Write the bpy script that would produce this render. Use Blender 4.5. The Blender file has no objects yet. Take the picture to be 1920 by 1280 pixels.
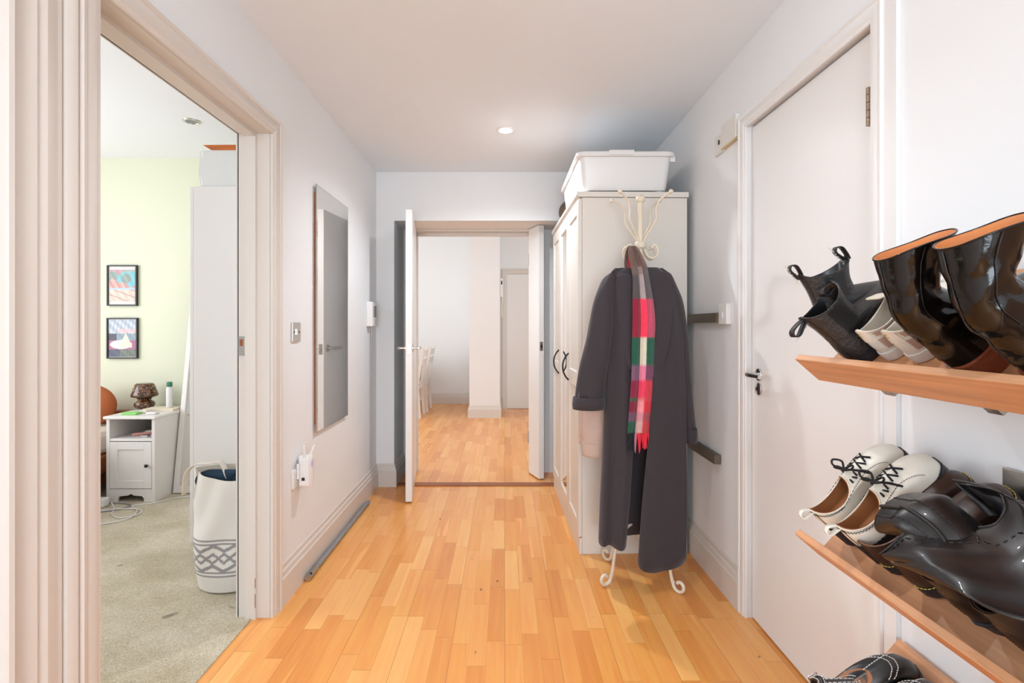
import bpy, bmesh, math, random
from mathutils import Vector, Matrix
random.seed(7)
sc = bpy.context.scene
COL = sc.collection
# ------------------------------------------------------------ camera, light, exposure
F = 990.0; CX, CY, CH = 946.0, 613.0, 1.2
cd = bpy.data.cameras.new('camera'); cam = bpy.data.objects.new('camera', cd); COL.objects.link(cam)
cam.location = (0, 0, CH); cam.rotation_euler = (math.pi/2, 0, 0)
cd.sensor_fit = 'HORIZONTAL'; cd.sensor_width = 36; cd.lens = F/1920*36
cd.shift_x = (960-CX)/1920; cd.shift_y = -(640-CY)/1920; cd.clip_start = 0.02
sc.camera = cam
sc.view_settings.view_transform = 'Standard'; sc.view_settings.look = 'None'
sc.view_settings.exposure = 1.12; sc.view_settings.gamma = 1.0
sc.view_settings.use_curve_mapping = False
w = bpy.data.worlds.new('world'); sc.world = w; w.use_nodes = True
w.node_tree.nodes['Background'].inputs[0].default_value = (.85, .93, 1, 1)
w.node_tree.nodes['Background'].inputs[1].default_value = 1.0

def area(name, loc, rot, sx, sy, power, col=(1, 1, 1)):
    l = bpy.data.lights.new(name, 'AREA'); l.shape = 'RECTANGLE'; l.size = sx; l.size_y = sy
    l.energy = power; l.color = col
    o = bpy.data.objects.new(name, l); COL.objects.link(o); o.location = loc; o.rotation_euler = rot
    return o
H = math.pi/2
# daylight through unseen windows: bedroom (left), far room (left and right); hall fill added
area('bedroom_window_light', (-4.05, 2.2, 1.5), (0, -H, 0), 1.5, 2.2, 19, (.95, .97, 1.02))
area('far_room_window_light', (-3.0, 6.2, 1.6), (0, -H, 0), 1.8, 2.4, 26, (.94, .98, 1.0))
area('far_room_side_window_light', (2.35, 6.0, 1.6), (0, H, 0), 1.8, 1.8, 13, (.94, .98, 1.0))
area('hall_fill_light', (0, -2.35, 1.2), (H+.32, 0, 0), 1.2, 1.6, 28, (.85, .98, 1.10))  # unseen fill added behind the camera, tilted up to brighten walls and ceiling

# ------------------------------------------------------------ helpers
def srgb(r, g, b):
    f = lambda c: (c/255/12.92) if c/255 <= .04045 else ((c/255+.055)/1.055)**2.4
    return (f(r), f(g), f(b), 1)
def mat(name, col, rough=.5, metal=0, bump=0, bscale=60, var=0, coat=0, spec=.5, stretch=(1, 1, 1), sheen=0):
    m = bpy.data.materials.new(name); m.use_nodes = True; nt = m.node_tree
    b = nt.nodes['Principled BSDF']; b.inputs['Base Color'].default_value = col
    b.inputs['Roughness'].default_value = rough; b.inputs['Metallic'].default_value = metal
    b.inputs['Specular IOR Level'].default_value = spec
    if coat: b.inputs['Coat Weight'].default_value = coat; b.inputs['Coat Roughness'].default_value = .03
    if sheen: b.inputs['Sheen Weight'].default_value = sheen
    if bump or var:
        tc = nt.nodes.new('ShaderNodeTexCoord'); mp = nt.nodes.new('ShaderNodeMapping'); n = nt.nodes.new('ShaderNodeTexNoise')
        mp.inputs['Scale'].default_value = stretch
        n.inputs['Scale'].default_value = bscale; n.inputs['Detail'].default_value = 5
        nt.links.new(tc.outputs['Object'], mp.inputs[0]); nt.links.new(mp.outputs[0], n.inputs['Vector'])
        if bump:
            bp = nt.nodes.new('ShaderNodeBump'); bp.inputs['Strength'].default_value = bump; bp.inputs['Distance'].default_value = .004
            nt.links.new(n.outputs['Fac'], bp.inputs['Height']); nt.links.new(bp.outputs[0], b.inputs['Normal'])
        if var:
            rp = nt.nodes.new('ShaderNodeValToRGB'); e = rp.color_ramp.elements
            e[0].position = .3; e[1].position = .7
            e[0].color = tuple(c*(1-var) for c in col[:3])+(1,); e[1].color = tuple(min(1, c*(1+var)) for c in col[:3])+(1,)
            nt.links.new(n.outputs['Fac'], rp.inputs[0]); nt.links.new(rp.outputs[0], b.inputs['Base Color'])
    return m
def mat_attr(name, rough=.8, bump=.2, bscale=400, sheen=0):
    m = mat(name, (1, 1, 1, 1), rough, bump=bump, bscale=bscale, sheen=sheen); nt = m.node_tree
    a = nt.nodes.new('ShaderNodeAttribute'); a.attribute_name = 'pattern'
    nt.links.new(a.outputs['Color'], nt.nodes['Principled BSDF'].inputs['Base Color']); return m

def wood_floor(name, base, dark, light, strip=.0667, seg=.42, grain=1.0, rough=.28):
    m = bpy.data.materials.new(name); m.use_nodes = True; nt = m.node_tree; N = nt.nodes.new; L = nt.links.new
    b = nt.nodes['Principled BSDF']; b.inputs['Roughness'].default_value = rough
    tc = N('ShaderNodeTexCoord'); sp = N('ShaderNodeSeparateXYZ'); L(tc.outputs['Object'], sp.inputs[0])
    def mth(op, a, bb=None):
        n = N('ShaderNodeMath'); n.operation = op
        for i, v in enumerate((a, bb)):
            if v is None: continue
            if isinstance(v, (int, float)): n.inputs[i].default_value = v
            else: L(v, n.inputs[i])
        return n.outputs[0]
    xs = mth('DIVIDE', sp.outputs[0], strip); ix = mth('FLOOR', xs)
    wn = N('ShaderNodeTexWhiteNoise'); wn.noise_dimensions = '1D'; L(ix, wn.inputs['W'])
    ys = mth('ADD', mth('DIVIDE', sp.outputs[1], seg), mth('MULTIPLY', wn.outputs['Value'], 7.3)); iy = mth('FLOOR', ys)
    cb = N('ShaderNodeCombineXYZ'); L(ix, cb.inputs[0]); L(iy, cb.inputs[1])
    w2 = N('ShaderNodeTexWhiteNoise'); w2.noise_dimensions = '2D'; L(cb.outputs[0], w2.inputs['Vector'])
    rp = N('ShaderNodeValToRGB'); e = rp.color_ramp.elements
    e[0].position = 0; e[0].color = dark; e[1].position = 1; e[1].color = light
    q = e.new(.35); q.color = base; q = e.new(.8); q.color = tuple((base[i]*.5+light[i]*.5) for i in range(3))+(1,)
    L(w2.outputs['Value'], rp.inputs[0])
    mp = N('ShaderNodeMapping'); mp.inputs['Scale'].default_value = (38, 2.2, 1); L(tc.outputs['Object'], mp.inputs[0])
    off = N('ShaderNodeVectorMath'); off.operation = 'ADD'; L(mp.outputs[0], off.inputs[0]); 
    sc3 = N('ShaderNodeVectorMath'); sc3.operation = 'SCALE'; L(w2.outputs['Color'], sc3.inputs[0]); sc3.inputs['Scale'].default_value = 40
    L(sc3.outputs[0], off.inputs[1])
    ns = N('ShaderNodeTexNoise'); ns.inputs['Scale'].default_value = 1.0; ns.inputs['Detail'].default_value = 7; ns.inputs['Distortion'].default_value = .6
    L(off.outputs[0], ns.inputs['Vector'])
    mx = N('ShaderNodeMixRGB'); mx.blend_type = 'OVERLAY'; mx.inputs[0].default_value = .30*grain
    L(rp.outputs[0], mx.inputs[1]); L(ns.outputs['Fac'], mx.inputs[2])
    sw = N('ShaderNodeTexNoise'); sw.inputs['Scale'].default_value = 1.0; sw.inputs['Detail'].default_value = 2
    ms = N('ShaderNodeMapping'); ms.inputs['Scale'].default_value = (16, .9, 1); L(tc.outputs['Object'], ms.inputs[0])
    o2 = N('ShaderNodeVectorMath'); o2.operation = 'ADD'; L(ms.outputs[0], o2.inputs[0]); L(sc3.outputs[0], o2.inputs[1]); L(o2.outputs[0], sw.inputs['Vector'])
    rs = N('ShaderNodeValToRGB'); rs.color_ramp.elements[0].position = .66; rs.color_ramp.elements[1].position = .69; L(sw.outputs['Fac'], rs.inputs[0])
    ff = N('ShaderNodeMath'); ff.operation = 'MULTIPLY'; ff.inputs[1].default_value = .6; L(rs.outputs[0], ff.inputs[0])
    mw = N('ShaderNodeMixRGB'); mw.inputs[2].default_value = tuple(min(1, c*1.1) for c in light[:3])+(1,); L(ff.outputs[0], mw.inputs[0]); L(mx.outputs[0], mw.inputs[1]); mx = mw
    # joints
    fx = mth('FRACT', mth('DIVIDE', sp.outputs[0], strip*3)); ex = mth('LESS_THAN', fx, .008)
    fs = mth('FRACT', xs); es = mth('MULTIPLY', mth('LESS_THAN', fs, .016), .35)
    fy = mth('FRACT', ys); ey = mth('MULTIPLY', mth('LESS_THAN', fy, .005), .5)
    j = mth('MAXIMUM', mth('MAXIMUM', mth('MULTIPLY', ex, .75), es), ey)
    m2 = N('ShaderNodeMixRGB'); L(j, m2.inputs[0]); L(mx.outputs[0], m2.inputs[1]); m2.inputs[2].default_value = tuple(c*.32 for c in dark[:3])+(1,)
    # knots
    kn = N('ShaderNodeTexNoise'); kn.inputs['Scale'].default_value = 14; kn.inputs['Detail'].default_value = 1
    mk = N('ShaderNodeMapping'); mk.inputs['Scale'].default_value = (1.5, .9, 1); L(tc.outputs['Object'], mk.inputs[0]); L(mk.outputs[0], kn.inputs['Vector'])
    r2 = N('ShaderNodeValToRGB'); r2.color_ramp.elements[0].position = .76; r2.color_ramp.elements[1].position = .80; L(kn.outputs['Fac'], r2.inputs[0])
    m3 = N('ShaderNodeMixRGB'); m3.inputs[2].default_value = tuple(c*.35 for c in dark[:3])+(1,); L(r2.outputs[0], m3.inputs[0]); L(m2.outputs[0], m3.inputs[1])
    L(m3.outputs[0], b.inputs['Base Color']); b.inputs['Coat Weight'].default_value = .15; b.inputs['Coat Roughness'].default_value = .15
    bp = N('ShaderNodeBump'); bp.inputs['Strength'].default_value = .15; bp.inputs['Distance'].default_value = .002; bp.invert = True
    L(j, bp.inputs['Height']); L(bp.outputs[0], b.inputs['Normal']); return m

def cr(pts, n):
    """Catmull-Rom through tuples, n samples."""
    out = []; k = len(pts)-1; V3 = isinstance(pts[0], Vector)
    for i in range(n):
        t = i/(n-1)*k; a = min(int(t), k-1); f = t-a
        p0, p1, p2, p3 = pts[max(a-1, 0)], pts[a], pts[a+1], pts[min(a+2, k)]
        out.append(tuple(.5*((2*p1[d])+(-p0[d]+p2[d])*f+(2*p0[d]-5*p1[d]+4*p2[d]-p3[d])*f*f+(-p0[d]+3*p1[d]-3*p2[d]+p3[d])*f**3) for d in range(len(p1))))
    return [Vector(q) for q in out] if V3 else out
def PX(px, py, Y):            # point seen at photo pixel px,py that lies Y metres down the hall
    return Vector(((px-CX)*Y/F, Y, CH-(py-CY)*Y/F))

class MB:
    def __init__(s): s.v = []; s.f = []; s.mi = []; s.cm = 0; s.col = None
    def add(s, vs, fs):
        o = len(s.v); s.v += [tuple(p) for p in vs]; s.f += [tuple(i+o for i in f) for f in fs]; s.mi += [s.cm]*len(fs); return s
    def box(s, x0, y0, z0, x1, y1, z1):
        v = [(x, y, z) for z in (z0, z1) for y in (y0, y1) for x in (x0, x1)]
        return s.add(v, [(0, 2, 3, 1), (4, 5, 7, 6), (0, 1, 5, 4), (2, 6, 7, 3), (0, 4, 6, 2), (1, 3, 7, 5)])
    def grid(s, rows, closed=False, cap0=False, cap1=False, flip=False):
        n = len(rows[0]); vs = [p for r in rows for p in r]; fs = []
        for i in range(len(rows)-1):
            for j in range(n if closed else n-1):
                k = (j+1) % n; q = (i*n+j, i*n+k, (i+1)*n+k, (i+1)*n+j); fs.append(q[::-1] if flip else q)
        if cap0: fs.append(tuple(range(n))[::-1] if not flip else tuple(range(n)))
        if cap1: c = tuple((len(rows)-1)*n+i for i in range(n)); fs.append(c if not flip else c[::-1])
        return s.add(vs, fs)
    def tube(s, pts, r, n=10, cap=True, flat=1.0):
        pts = [Vector(p) for p in pts]; rr = r if isinstance(r, (list, tuple)) else [r]*len(pts); rows = []
        nrm = None
        for i, p in enumerate(pts):
            t = (pts[min(i+1, len(pts)-1)]-pts[max(i-1, 0)]).normalized()
            if nrm is None:
                nrm = t.orthogonal().normalized()
            nrm = (nrm-t*nrm.dot(t))
            nrm = nrm.normalized() if nrm.length > 1e-6 else t.orthogonal().normalized()
            bn = t.cross(nrm)
            rows.append([p+(nrm*math.cos(a)*flat+bn*math.sin(a))*rr[i] for a in [2*math.pi*k/n for k in range(n)]])
        return s.grid(rows, True, cap, cap)
    def lathe(s, prof, c=(0, 0, 0), n=32, axis='z', cap=True):
        rows = []
        for r, h in prof:
            ring = []
            for k in range(n):
                a = 2*math.pi*k/n; x, y = r*math.cos(a), r*math.sin(a)
                p = {'z': (x, y, h), 'x': (h, x, y), 'y': (y, h, x)}[axis]
                ring.append((p[0]+c[0], p[1]+c[1], p[2]+c[2]))
            rows.append(ring)
        return s.grid(rows, True, cap, cap)
    def prism(s, poly, axis, a, b):
        """poly: 2-D points; axis x: (y,z)  y: (x,z)  z: (x,y)"""
        f = {'x': lambda p, t: (t, p[0], p[1]), 'y': lambda p, t: (p[0], t, p[1]), 'z': lambda p, t: (p[0], p[1], t)}[axis]
        n = len(poly); vs = [f(p, a) for p in poly]+[f(p, b) for p in poly]
        fs = [tuple(range(n)), tuple(range(2*n-1, n-1, -1))]+[(i, (i+1) % n, (i+1) % n+n, i+n) for i in range(n)]
        return s.add(vs, fs)
    def sphere(s, c, r, n=16, m=10, sc=(1, 1, 1)):
        rows = []
        for i in range(1, m):
            t = math.pi*i/m
            rows.append([(c[0]+r*sc[0]*math.sin(t)*math.cos(2*math.pi*k/n), c[1]+r*sc[1]*math.sin(t)*math.sin(2*math.pi*k/n), c[2]-r*sc[2]*math.cos(t)) for k in range(n)])
        return s.grid(rows, True, True, True)
    def xf(s, M, start=0):
        for i in range(start, len(s.v)): s.v[i] = tuple(M @ Vector(s.v[i]))
        return s
    def build(s, name, m, parent=None, smooth=None, bevel=0, solid=0, sub=0, colors=None, world=True):
        me = bpy.data.meshes.new(name); me.from_pydata(s.v, [], s.f); 
        bm = bmesh.new(); bm.from_mesh(me); bmesh.ops.recalc_face_normals(bm, faces=bm.faces); bm.to_mesh(me); bm.free()
        ms = m if isinstance(m, (list, tuple)) else [m]
        for q in ms: me.materials.append(q)
        if len(ms) > 1:
            for p, i in zip(me.polygons, s.mi): p.material_index = i
        if colors:
            a = me.color_attributes.new('pattern', 'FLOAT_COLOR', 'POINT')
            for i, c in enumerate(colors): a.data[i].color = c
        if smooth is not None:
            me.shade_smooth()
            if smooth < 179: me.set_sharp_from_angle(angle=math.radians(smooth))
        o = bpy.data.objects.new(name, me); COL.objects.link(o)
        if parent:
            o.parent = parent
            if world:                      # vertices were given in world space
                me.transform(chain(parent).inverted())
        if solid:
            k = o.modifiers.new('solid', 'SOLIDIFY'); k.thickness = solid; k.offset = 0
        if sub:
            k = o.modifiers.new('sub', 'SUBSURF'); k.levels = sub; k.render_levels = sub
        if bevel:
            k = o.modifiers.new('bevel', 'BEVEL'); k.width = bevel; k.segments = 2; k.limit_method = 'ANGLE'
        return o
def chain(o):
    M = Matrix.LocRotScale(o.location, o.rotation_euler, o.scale)
    return chain(o.parent) @ M if o.parent else M
def tag(o, label, cat, group=None, kind=None):
    o['label'] = label; o['category'] = cat
    if group: o['group'] = group
    if kind: o['kind'] = kind
    return o
def thing(name, label, cat, loc=(0, 0, 0), rot=(0, 0, 0), group=None):
    o = bpy.data.objects.new(name, None); COL.objects.link(o); o.empty_display_size = .05
    o.location = loc; o.rotation_euler = rot; return tag(o, label, cat, group)
def struct(o, label=None, cat=None):
    o['kind'] = 'structure'
    if label: o['label'] = label
    if cat: o['category'] = cat
    return o

# ------------------------------------------------------------ materials
M = {}
M['wall'] = mat('wall_paint', srgb(235, 236, 237), .6, bump=.08, bscale=30)
M['ceil'] = mat('ceiling_paint', srgb(238, 244, 249), .7)
M['trim'] = mat('trim_paint', srgb(217, 209, 201), .35, bump=.05, bscale=25)
M['green'] = mat('pale_green_paint', srgb(230, 231, 206), .7)
M['door'] = mat('door_paint', srgb(232, 230, 228), .35, bump=.04, bscale=15)
M['white'] = mat('white_lacquer', srgb(232, 227, 222), .35)
M['cream'] = mat('cream_lacquer', srgb(226, 219, 210), .35)
M['plastic'] = mat('white_plastic', srgb(232, 230, 228), .3)
M['chrome'] = mat('chrome', srgb(205, 203, 200), .16, 1)
M['steel'] = mat('brushed_steel', srgb(176, 172, 166), .32, 1, bump=.1, bscale=80)
M['brass'] = mat('aged_metal', srgb(150, 132, 112), .35, 1, bump=.3, bscale=200)
M['mirror'] = mat('mirror_glass', (.82, .80, .77, 1), .02, 1)
M['black'] = mat('black_plastic', srgb(22, 22, 24), .4)
M['grey'] = mat('grey_plastic', srgb(140, 140, 142), .4)
M['darkwood'] = mat('grey_brown_wood', srgb(94, 84, 72), .6, bump=.2, bscale=40, var=.15, stretch=(1, .1, 1))
M['brownwood'] = mat('red_brown_wood', srgb(150, 84, 44), .4, bump=.1, bscale=40, var=.2, stretch=(.1, 1, 1))
M['tray'] = mat('orange_wood', srgb(196, 104, 40), .4, bump=.1, bscale=40, var=.25, stretch=(.1, 1, 1))
M['shelf'] = mat('pine_shelf_wood', srgb(210, 152, 108), .45, bump=.15, bscale=60, var=.16, stretch=(1.3, .05, 1.3))
M['floor'] = wood_floor('hall_floor_wood', srgb(236, 158, 78), srgb(224, 142, 66), srgb(246, 182, 108))
M['iron'] = mat('cream_iron', srgb(226, 212, 190), .4, bump=.15, bscale=70)
M['leather'] = mat('grained_black_leather', srgb(50, 46, 45), .42, bump=.8, bscale=170)
M['leather2'] = mat('smooth_black_leather', srgb(19, 17, 18), .36, bump=.25, bscale=22, coat=.15)
M['brownleather'] = mat('brown_black_leather', srgb(62, 44, 36), .34, bump=.25, bscale=30)
M['patent'] = mat('black_patent_leather', srgb(14, 11, 9), .13, bump=.6, bscale=13, spec=.42)
M['whiteleather'] = mat('white_leather', srgb(232, 226, 212), .35, bump=.15, bscale=40)
M['tan'] = mat('tan_lining', srgb(214, 132, 72), .55, bump=.1, bscale=60)
M['insole'] = mat('brown_insole', srgb(160, 104, 62), .6, bump=.1, bscale=60)
M['sole'] = mat('black_rubber_sole', srgb(34, 35, 42), .5, bump=.3, bscale=120)
M['stack'] = mat('stacked_brown_heel', srgb(150, 78, 50), .4, bump=.2, bscale=50, var=.15, stretch=(1, 1, 6))
M['suede'] = mat('taupe_suede', srgb(186, 156, 138), .9, bump=.3, bscale=300)
M['offwhite'] = mat('off_white_rubber', srgb(226, 222, 216), .5)
M['fabric_white'] = mat('off_white_fabric', srgb(226, 216, 200), .85, bump=.3, bscale=300)
M['lace'] = mat('black_lace', srgb(20, 20, 22), .8)
M['yellow'] = mat('yellow_thread', srgb(228, 200, 96), .6)
M['thread'] = mat('white_thread', srgb(222, 218, 214), .7)
M['coat'] = mat('charcoal_wool', srgb(56, 49, 53), .95, bump=.25, bscale=350, var=.08, sheen=.15)
M['coatin'] = mat('navy_wool', srgb(48, 44, 58), .95, bump=.25, bscale=350, var=.08, sheen=.15)
M['beige'] = mat('pink_beige_knit', srgb(214, 186, 172), .95, bump=.9, bscale=260)
M['carpet'] = None
M['blue'] = mat('navy_cloth', srgb(38, 62, 82), .9, bump=.3, bscale=200)
M['orange'] = mat('rust_velvet', srgb(176, 96, 52), .9, bump=.2, bscale=80)
M['greencap'] = mat('green_cap', srgb(60, 130, 100), .4)
M['lime'] = mat('lime_packet', srgb(140, 210, 110), .5)
M['lilac'] = mat('lilac_print', srgb(214, 196, 236), .5)
M['pink'] = mat('pink_plastic', srgb(222, 160, 150), .5)
M['gold'] = mat('gold_print', srgb(200, 172, 110), .4, .5)
def carpet():
    m = mat('grey_beige_carpet', srgb(186, 176, 158), .97, bump=.9, bscale=190, sheen=.2); nt = m.node_tree; N = nt.nodes.new; L = nt.links.new
    tc = N('ShaderNodeTexCoord'); n1 = N('ShaderNodeTexNoise'); n1.inputs['Scale'].default_value = 3.2; n1.inputs['Detail'].default_value = 6; n1.inputs['Roughness'].default_value = .65
    n2 = N('ShaderNodeTexNoise'); n2.inputs['Scale'].default_value = 160; n2.inputs['Detail'].default_value = 2
    L(tc.outputs['Object'], n1.inputs['Vector']); L(tc.outputs['Object'], n2.inputs['Vector'])
    r = N('ShaderNodeValToRGB'); r.color_ramp.elements[0].position = .35; r.color_ramp.elements[1].position = .65
    r.color_ramp.elements[0].color = srgb(178, 164, 132); r.color_ramp.elements[1].color = srgb(206, 194, 170); L(n1.outputs['Fac'], r.inputs[0])
    x = N('ShaderNodeMixRGB'); x.blend_type = 'OVERLAY'; x.inputs[0].default_value = .65; L(r.outputs[0], x.inputs[1]); L(n2.outputs['Fac'], x.inputs[2])
    n3 = N('ShaderNodeTexNoise'); n3.inputs['Scale'].default_value = 9; L(tc.outputs['Object'], n3.inputs['Vector'])
    r3 = N('ShaderNodeValToRGB'); r3.color_ramp.elements[0].position = .70; r3.color_ramp.elements[1].position = .76; L(n3.outputs['Fac'], r3.inputs[0])
    y = N('ShaderNodeMixRGB'); y.inputs[2].default_value = srgb(130, 118, 96); L(r3.outputs[0], y.inputs[0]); L(x.outputs[0], y.inputs[1])
    L(y.outputs[0], nt.nodes['Principled BSDF'].inputs['Base Color']); return m
M['carpet'] = carpet()
def glow(name, col, st):
    m = bpy.data.materials.new(name); m.use_nodes = True; b = m.node_tree.nodes['Principled BSDF']
    b.inputs['Emission Color'].default_value = col; b.inputs['Emission Strength'].default_value = st; return m
M['lamp'] = glow('lit_bulb', (1, .95, .90, 1), 70)
def lampglass():
    m = mat('tortoiseshell_glass', srgb(70, 40, 24), .12, coat=.5); nt = m.node_tree; N = nt.nodes.new; L = nt.links.new
    tc = N('ShaderNodeTexCoord'); v = N('ShaderNodeTexNoise'); v.inputs['Scale'].default_value = 55; v.inputs['Distortion'].default_value = 1.5
    r = N('ShaderNodeValToRGB'); e = r.color_ramp.elements; e[0].position = .42; e[0].color = srgb(52, 30, 22); e[1].position = .72; e[1].color = srgb(226, 170, 110)
    k = e.new(.56); k.color = srgb(96, 56, 34)
    L(tc.outputs['Object'], v.inputs['Vector']); L(v.outputs['Fac'], r.inputs[0]); L(r.outputs[0], nt.nodes['Principled BSDF'].inputs['Base Color']); return m
M['tortoise'] = lampglass()

# ------------------------------------------------------------ room shell
XL, XR, YE, ZC = -.968, 1.003, 3.985, 2.369
DY0, DY1, DZ = 1.2523, 2.18, 1.998          # bedroom doorway in the left wall
struct(MB().box(-1.04, -2.45, -.05, 1.2, 4.40, 0).build('floor', M['floor']), 'honey oak strip flooring of the hall', 'floor')
struct(MB().box(-3.1, 4.40, -.05, 2.5, 8.5, 0).build('floor', M['floor']), 'pale oak strip flooring of the room beyond the doors', 'floor')
struct(MB().box(-4.2, .2, -.05, -1.04, 4.2, .004).build('floor', M['carpet']), 'worn beige carpet of the bedroom', 'carpet')
m = MB(); T = .13
m.box(XL-T, -2.45, 0, XL, DY0-.025, 3.0).box(XL-T, DY0-.025, DZ+.025, XL, DY1+.025, 3.0).box(XL-T, DY1+.025, 0, XL, YE+.05, 3.0)
struct(m.build('wall_left', M['wall']), 'white left wall of the hall with the bedroom doorway', 'wall')
RY0, RY1, RZ = 1.436, 2.178, 2.025           # flush door in the right wall
m = MB(); m.box(XR, -2.45, 0, XR+T, RY0-.03, 2.6).box(XR, RY0-.03, RZ+.03, XR+T, RY1+.03, 2.6).box(XR, RY1+.03, 0, XR+T, YE+.05, 2.6)
struct(m.build('wall_right', M['wall']), 'white right wall of the hall', 'wall')
struct(MB().box(XL-.001, -2.45, ZC, XR+.001, YE+.001, ZC+.08).build('ceiling', M['ceil']), 'white hall ceiling', 'ceiling')
m = MB(); YB = 4.36; PL, PR = -.833, .80
m.box(XL-T, YE, 0, PL, 4.47, 3.2).box(PL, YE, 2.003, PR, 4.47, 3.2).box(PR, YE, 0, XR+T, 4.47, 3.2)
m.box(PL, YB, 0, -.775, 4.47, 2.003).box(.255, YB, 0, PR, 4.47, 2.003).box(-3.1, 4.34, 0, XL-T, 4.47, 3.2).box(XR+T, 4.34, 0, 2.5, 4.47, 3.2)
struct(m.build('wall_end', M['wall']), 'white end wall with the recessed double doorway', 'wall')
# wall behind the camera with an opening added to let light in
m = MB(); m.box(-1.1, -2.5, 0, 1.13, -2.42, .35).box(-1.1, -2.5, 2.32, 1.13, -2.42, 2.6).box(-1.1, -2.5, .35, -.93, -2.42, 2.32).box(.93, -2.5, .35, 1.13, -2.42, 2.32)
struct(m.build('wall_behind', M['wall']), 'white wall behind the camera', 'wall')
# bedroom shell
ZB = 2.517; YG = 4.12
struct(MB().box(-4.2, YG, 0, XL-T, YG+.1, 2.7).build('wall_bedroom', M['green']), 'pale green far wall of the bedroom', 'wall')
struct(MB().box(-4.2, .1, 0, XL-T, .2, 2.7).build('wall_bedroom_near', M['wall']), 'white near wall of the bedroom', 'wall')
m = MB(); m.box(-4.2, .2, 0, -4.1, YG, .7).box(-4.2, .2, 2.3, -4.1, YG, 2.7).box(-4.2, .2, .7, -4.1, 1.05, 2.3).box(-4.2, 3.35, .7, -4.1, YG, 2.3)
struct(m.build('wall_bedroom_window', M['wall']), 'white window wall of the bedroom', 'wall')
struct(MB().box(-4.2, .1, ZB, XL-T+.001, YG+.1, ZB+.08).build('ceiling', mat('bright_white_paint', srgb(247, 247, 249), .7)), 'white bedroom ceiling', 'ceiling')
# far room shell
struct(MB().box(-3.1, 8.30, 0, -.3, 8.42, 3.2).box(-.3, 7.765, 0, 2.5, 8.42, 3.2).build('wall_far', M['wall']), 'white far wall of the room beyond the doors', 'wall')
struct(MB().box(-3.2, 4.34, 0, -3.1, 8.42, 3.2).build('wall_far_left', M['wall']), 'white left wall of the room beyond', 'wall')
struct(MB().box(2.5, 4.34, 0, 2.6, 8.42, 3.2).build('wall_far_right', M['wall']), 'white right wall of the room beyond', 'wall')
struct(MB().box(-3.2, 4.34, 3.1, 2.6, 8.5, 3.2).build('ceiling', M['wall']), 'white ceiling of the room beyond', 'ceiling')
struct(MB().box(-.466, 6.99, 0, -.063, 8.299, 3.1).build('wall_pier', M['wall']), 'white square pier of the room beyond', 'wall')

# baseboards ------------------------------------------------------------
BP = [(0, 0), (.020, 0), (.020, .118), (.015, .122), (.013, .142), (.007, .148), (.006, .166), (0, .172)]
def skirt(name, pts, label, prof=BP):
    """pts: floor polyline (x,y) running along the wall, moulding to the left-hand side"""
    rows = []
    P = [Vector(p) for p in pts]
    for i, p in enumerate(P):
        d0 = (P[i]-P[i-1]).normalized() if i else (P[1]-P[0]).normalized()
        d1 = (P[i+1]-P[i]).normalized() if i < len(P)-1 else d0
        n0, n1 = Vector((-d0.y, d0.x)), Vector((-d1.y, d1.x)); n = (n0+n1); n = n/(n.dot(n0)) if n.length > .01 else n0
        rows.append([(p.x+n.x*o, p.y+n.y*o, z) for o, z in prof])
    struct(MB().grid(rows, False, True, True).build(name, M['trim'], smooth=25), label, 'baseboard')
skirt('baseboard_left', [(PL, 4.355), (PL, YE), (XL, YE), (XL, 2.255)], 'moulded white baseboard along the left wall and into the door recess')
skirt('baseboard_right', [(XR, 2.235), (XR, YE)], 'moulded white baseboard of the right wall beside the flush door')
FBP = [(o, z*.95) for o, z in BP]
skirt('baseboard_far', [(-.466, 8.3), (-3.1, 8.3)], 'white baseboard of the room beyond', FBP)
skirt('baseboard_pier', [(-.063, 7.76), (-.063, 6.99), (-.466, 6.99), (-.466, 8.28)], 'moulded white baseboard around the pier', FBP)

# architraves ------------------------------------------------------------
def architrave(side, plane, y0, y1, zt, prof, axis='x'):
    rows = []
    for d, p in prof:
        q = plane+side*p
        line = [(y0-d, 0), (y0-d, zt+d), (y1+d, zt+d), (y1+d, 0)]
        rows.append([(q, a, z) if axis == 'x' else (a, q, z) for a, z in line])
    return rows
AP = [(0, 0), (0, .010), (.004, .013), (.014, .013), (.018, .016), (.045, .020), (.052, .018), (.056, .022), (.066, .024), (.072, .018), (.072, 0)]
m = MB().grid(architrave(1, XL, DY0, DY1, DZ, AP))
# lining and stop
def lining(m, xa, xb, y0, y1, zt, th=.025):
    m.box(xa, y0-th, 0, xb, y0, zt+th).box(xa, y1, 0, xb, y1+th, zt+th).box(xa, y0, zt, xb, y1, zt+th)
lining(m, XL-T-.004, XL+.001, DY0, DY1, DZ)
def stop(m, xa, xb, y0, y1, zt, th=.014):
    m.box(xa, y0, 0, xb, y0+th, zt-th).box(xa, y1-th, 0, xb, y1, zt-th).box(xa, y0, zt-th, xb, y1, zt)
stop(m, -1.066, -1.022, DY0, DY1, DZ)
m.grid(architrave(-1, XL-T, DY0, DY1, DZ, AP))
fr = struct(m.build('trim_1', M['trim'], smooth=25), 'moulded white frame of the bedroom doorway', 'door frame')
MB().box(-1.0235, 2.1635, .05, -1.0215, 2.1662, .105).build('paint_chip', M['stack'], fr)
MB().box(-1.0235, 2.1635, .13, -1.0215, 2.1658, .17).build('paint_chip', M['stack'], fr)
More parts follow.
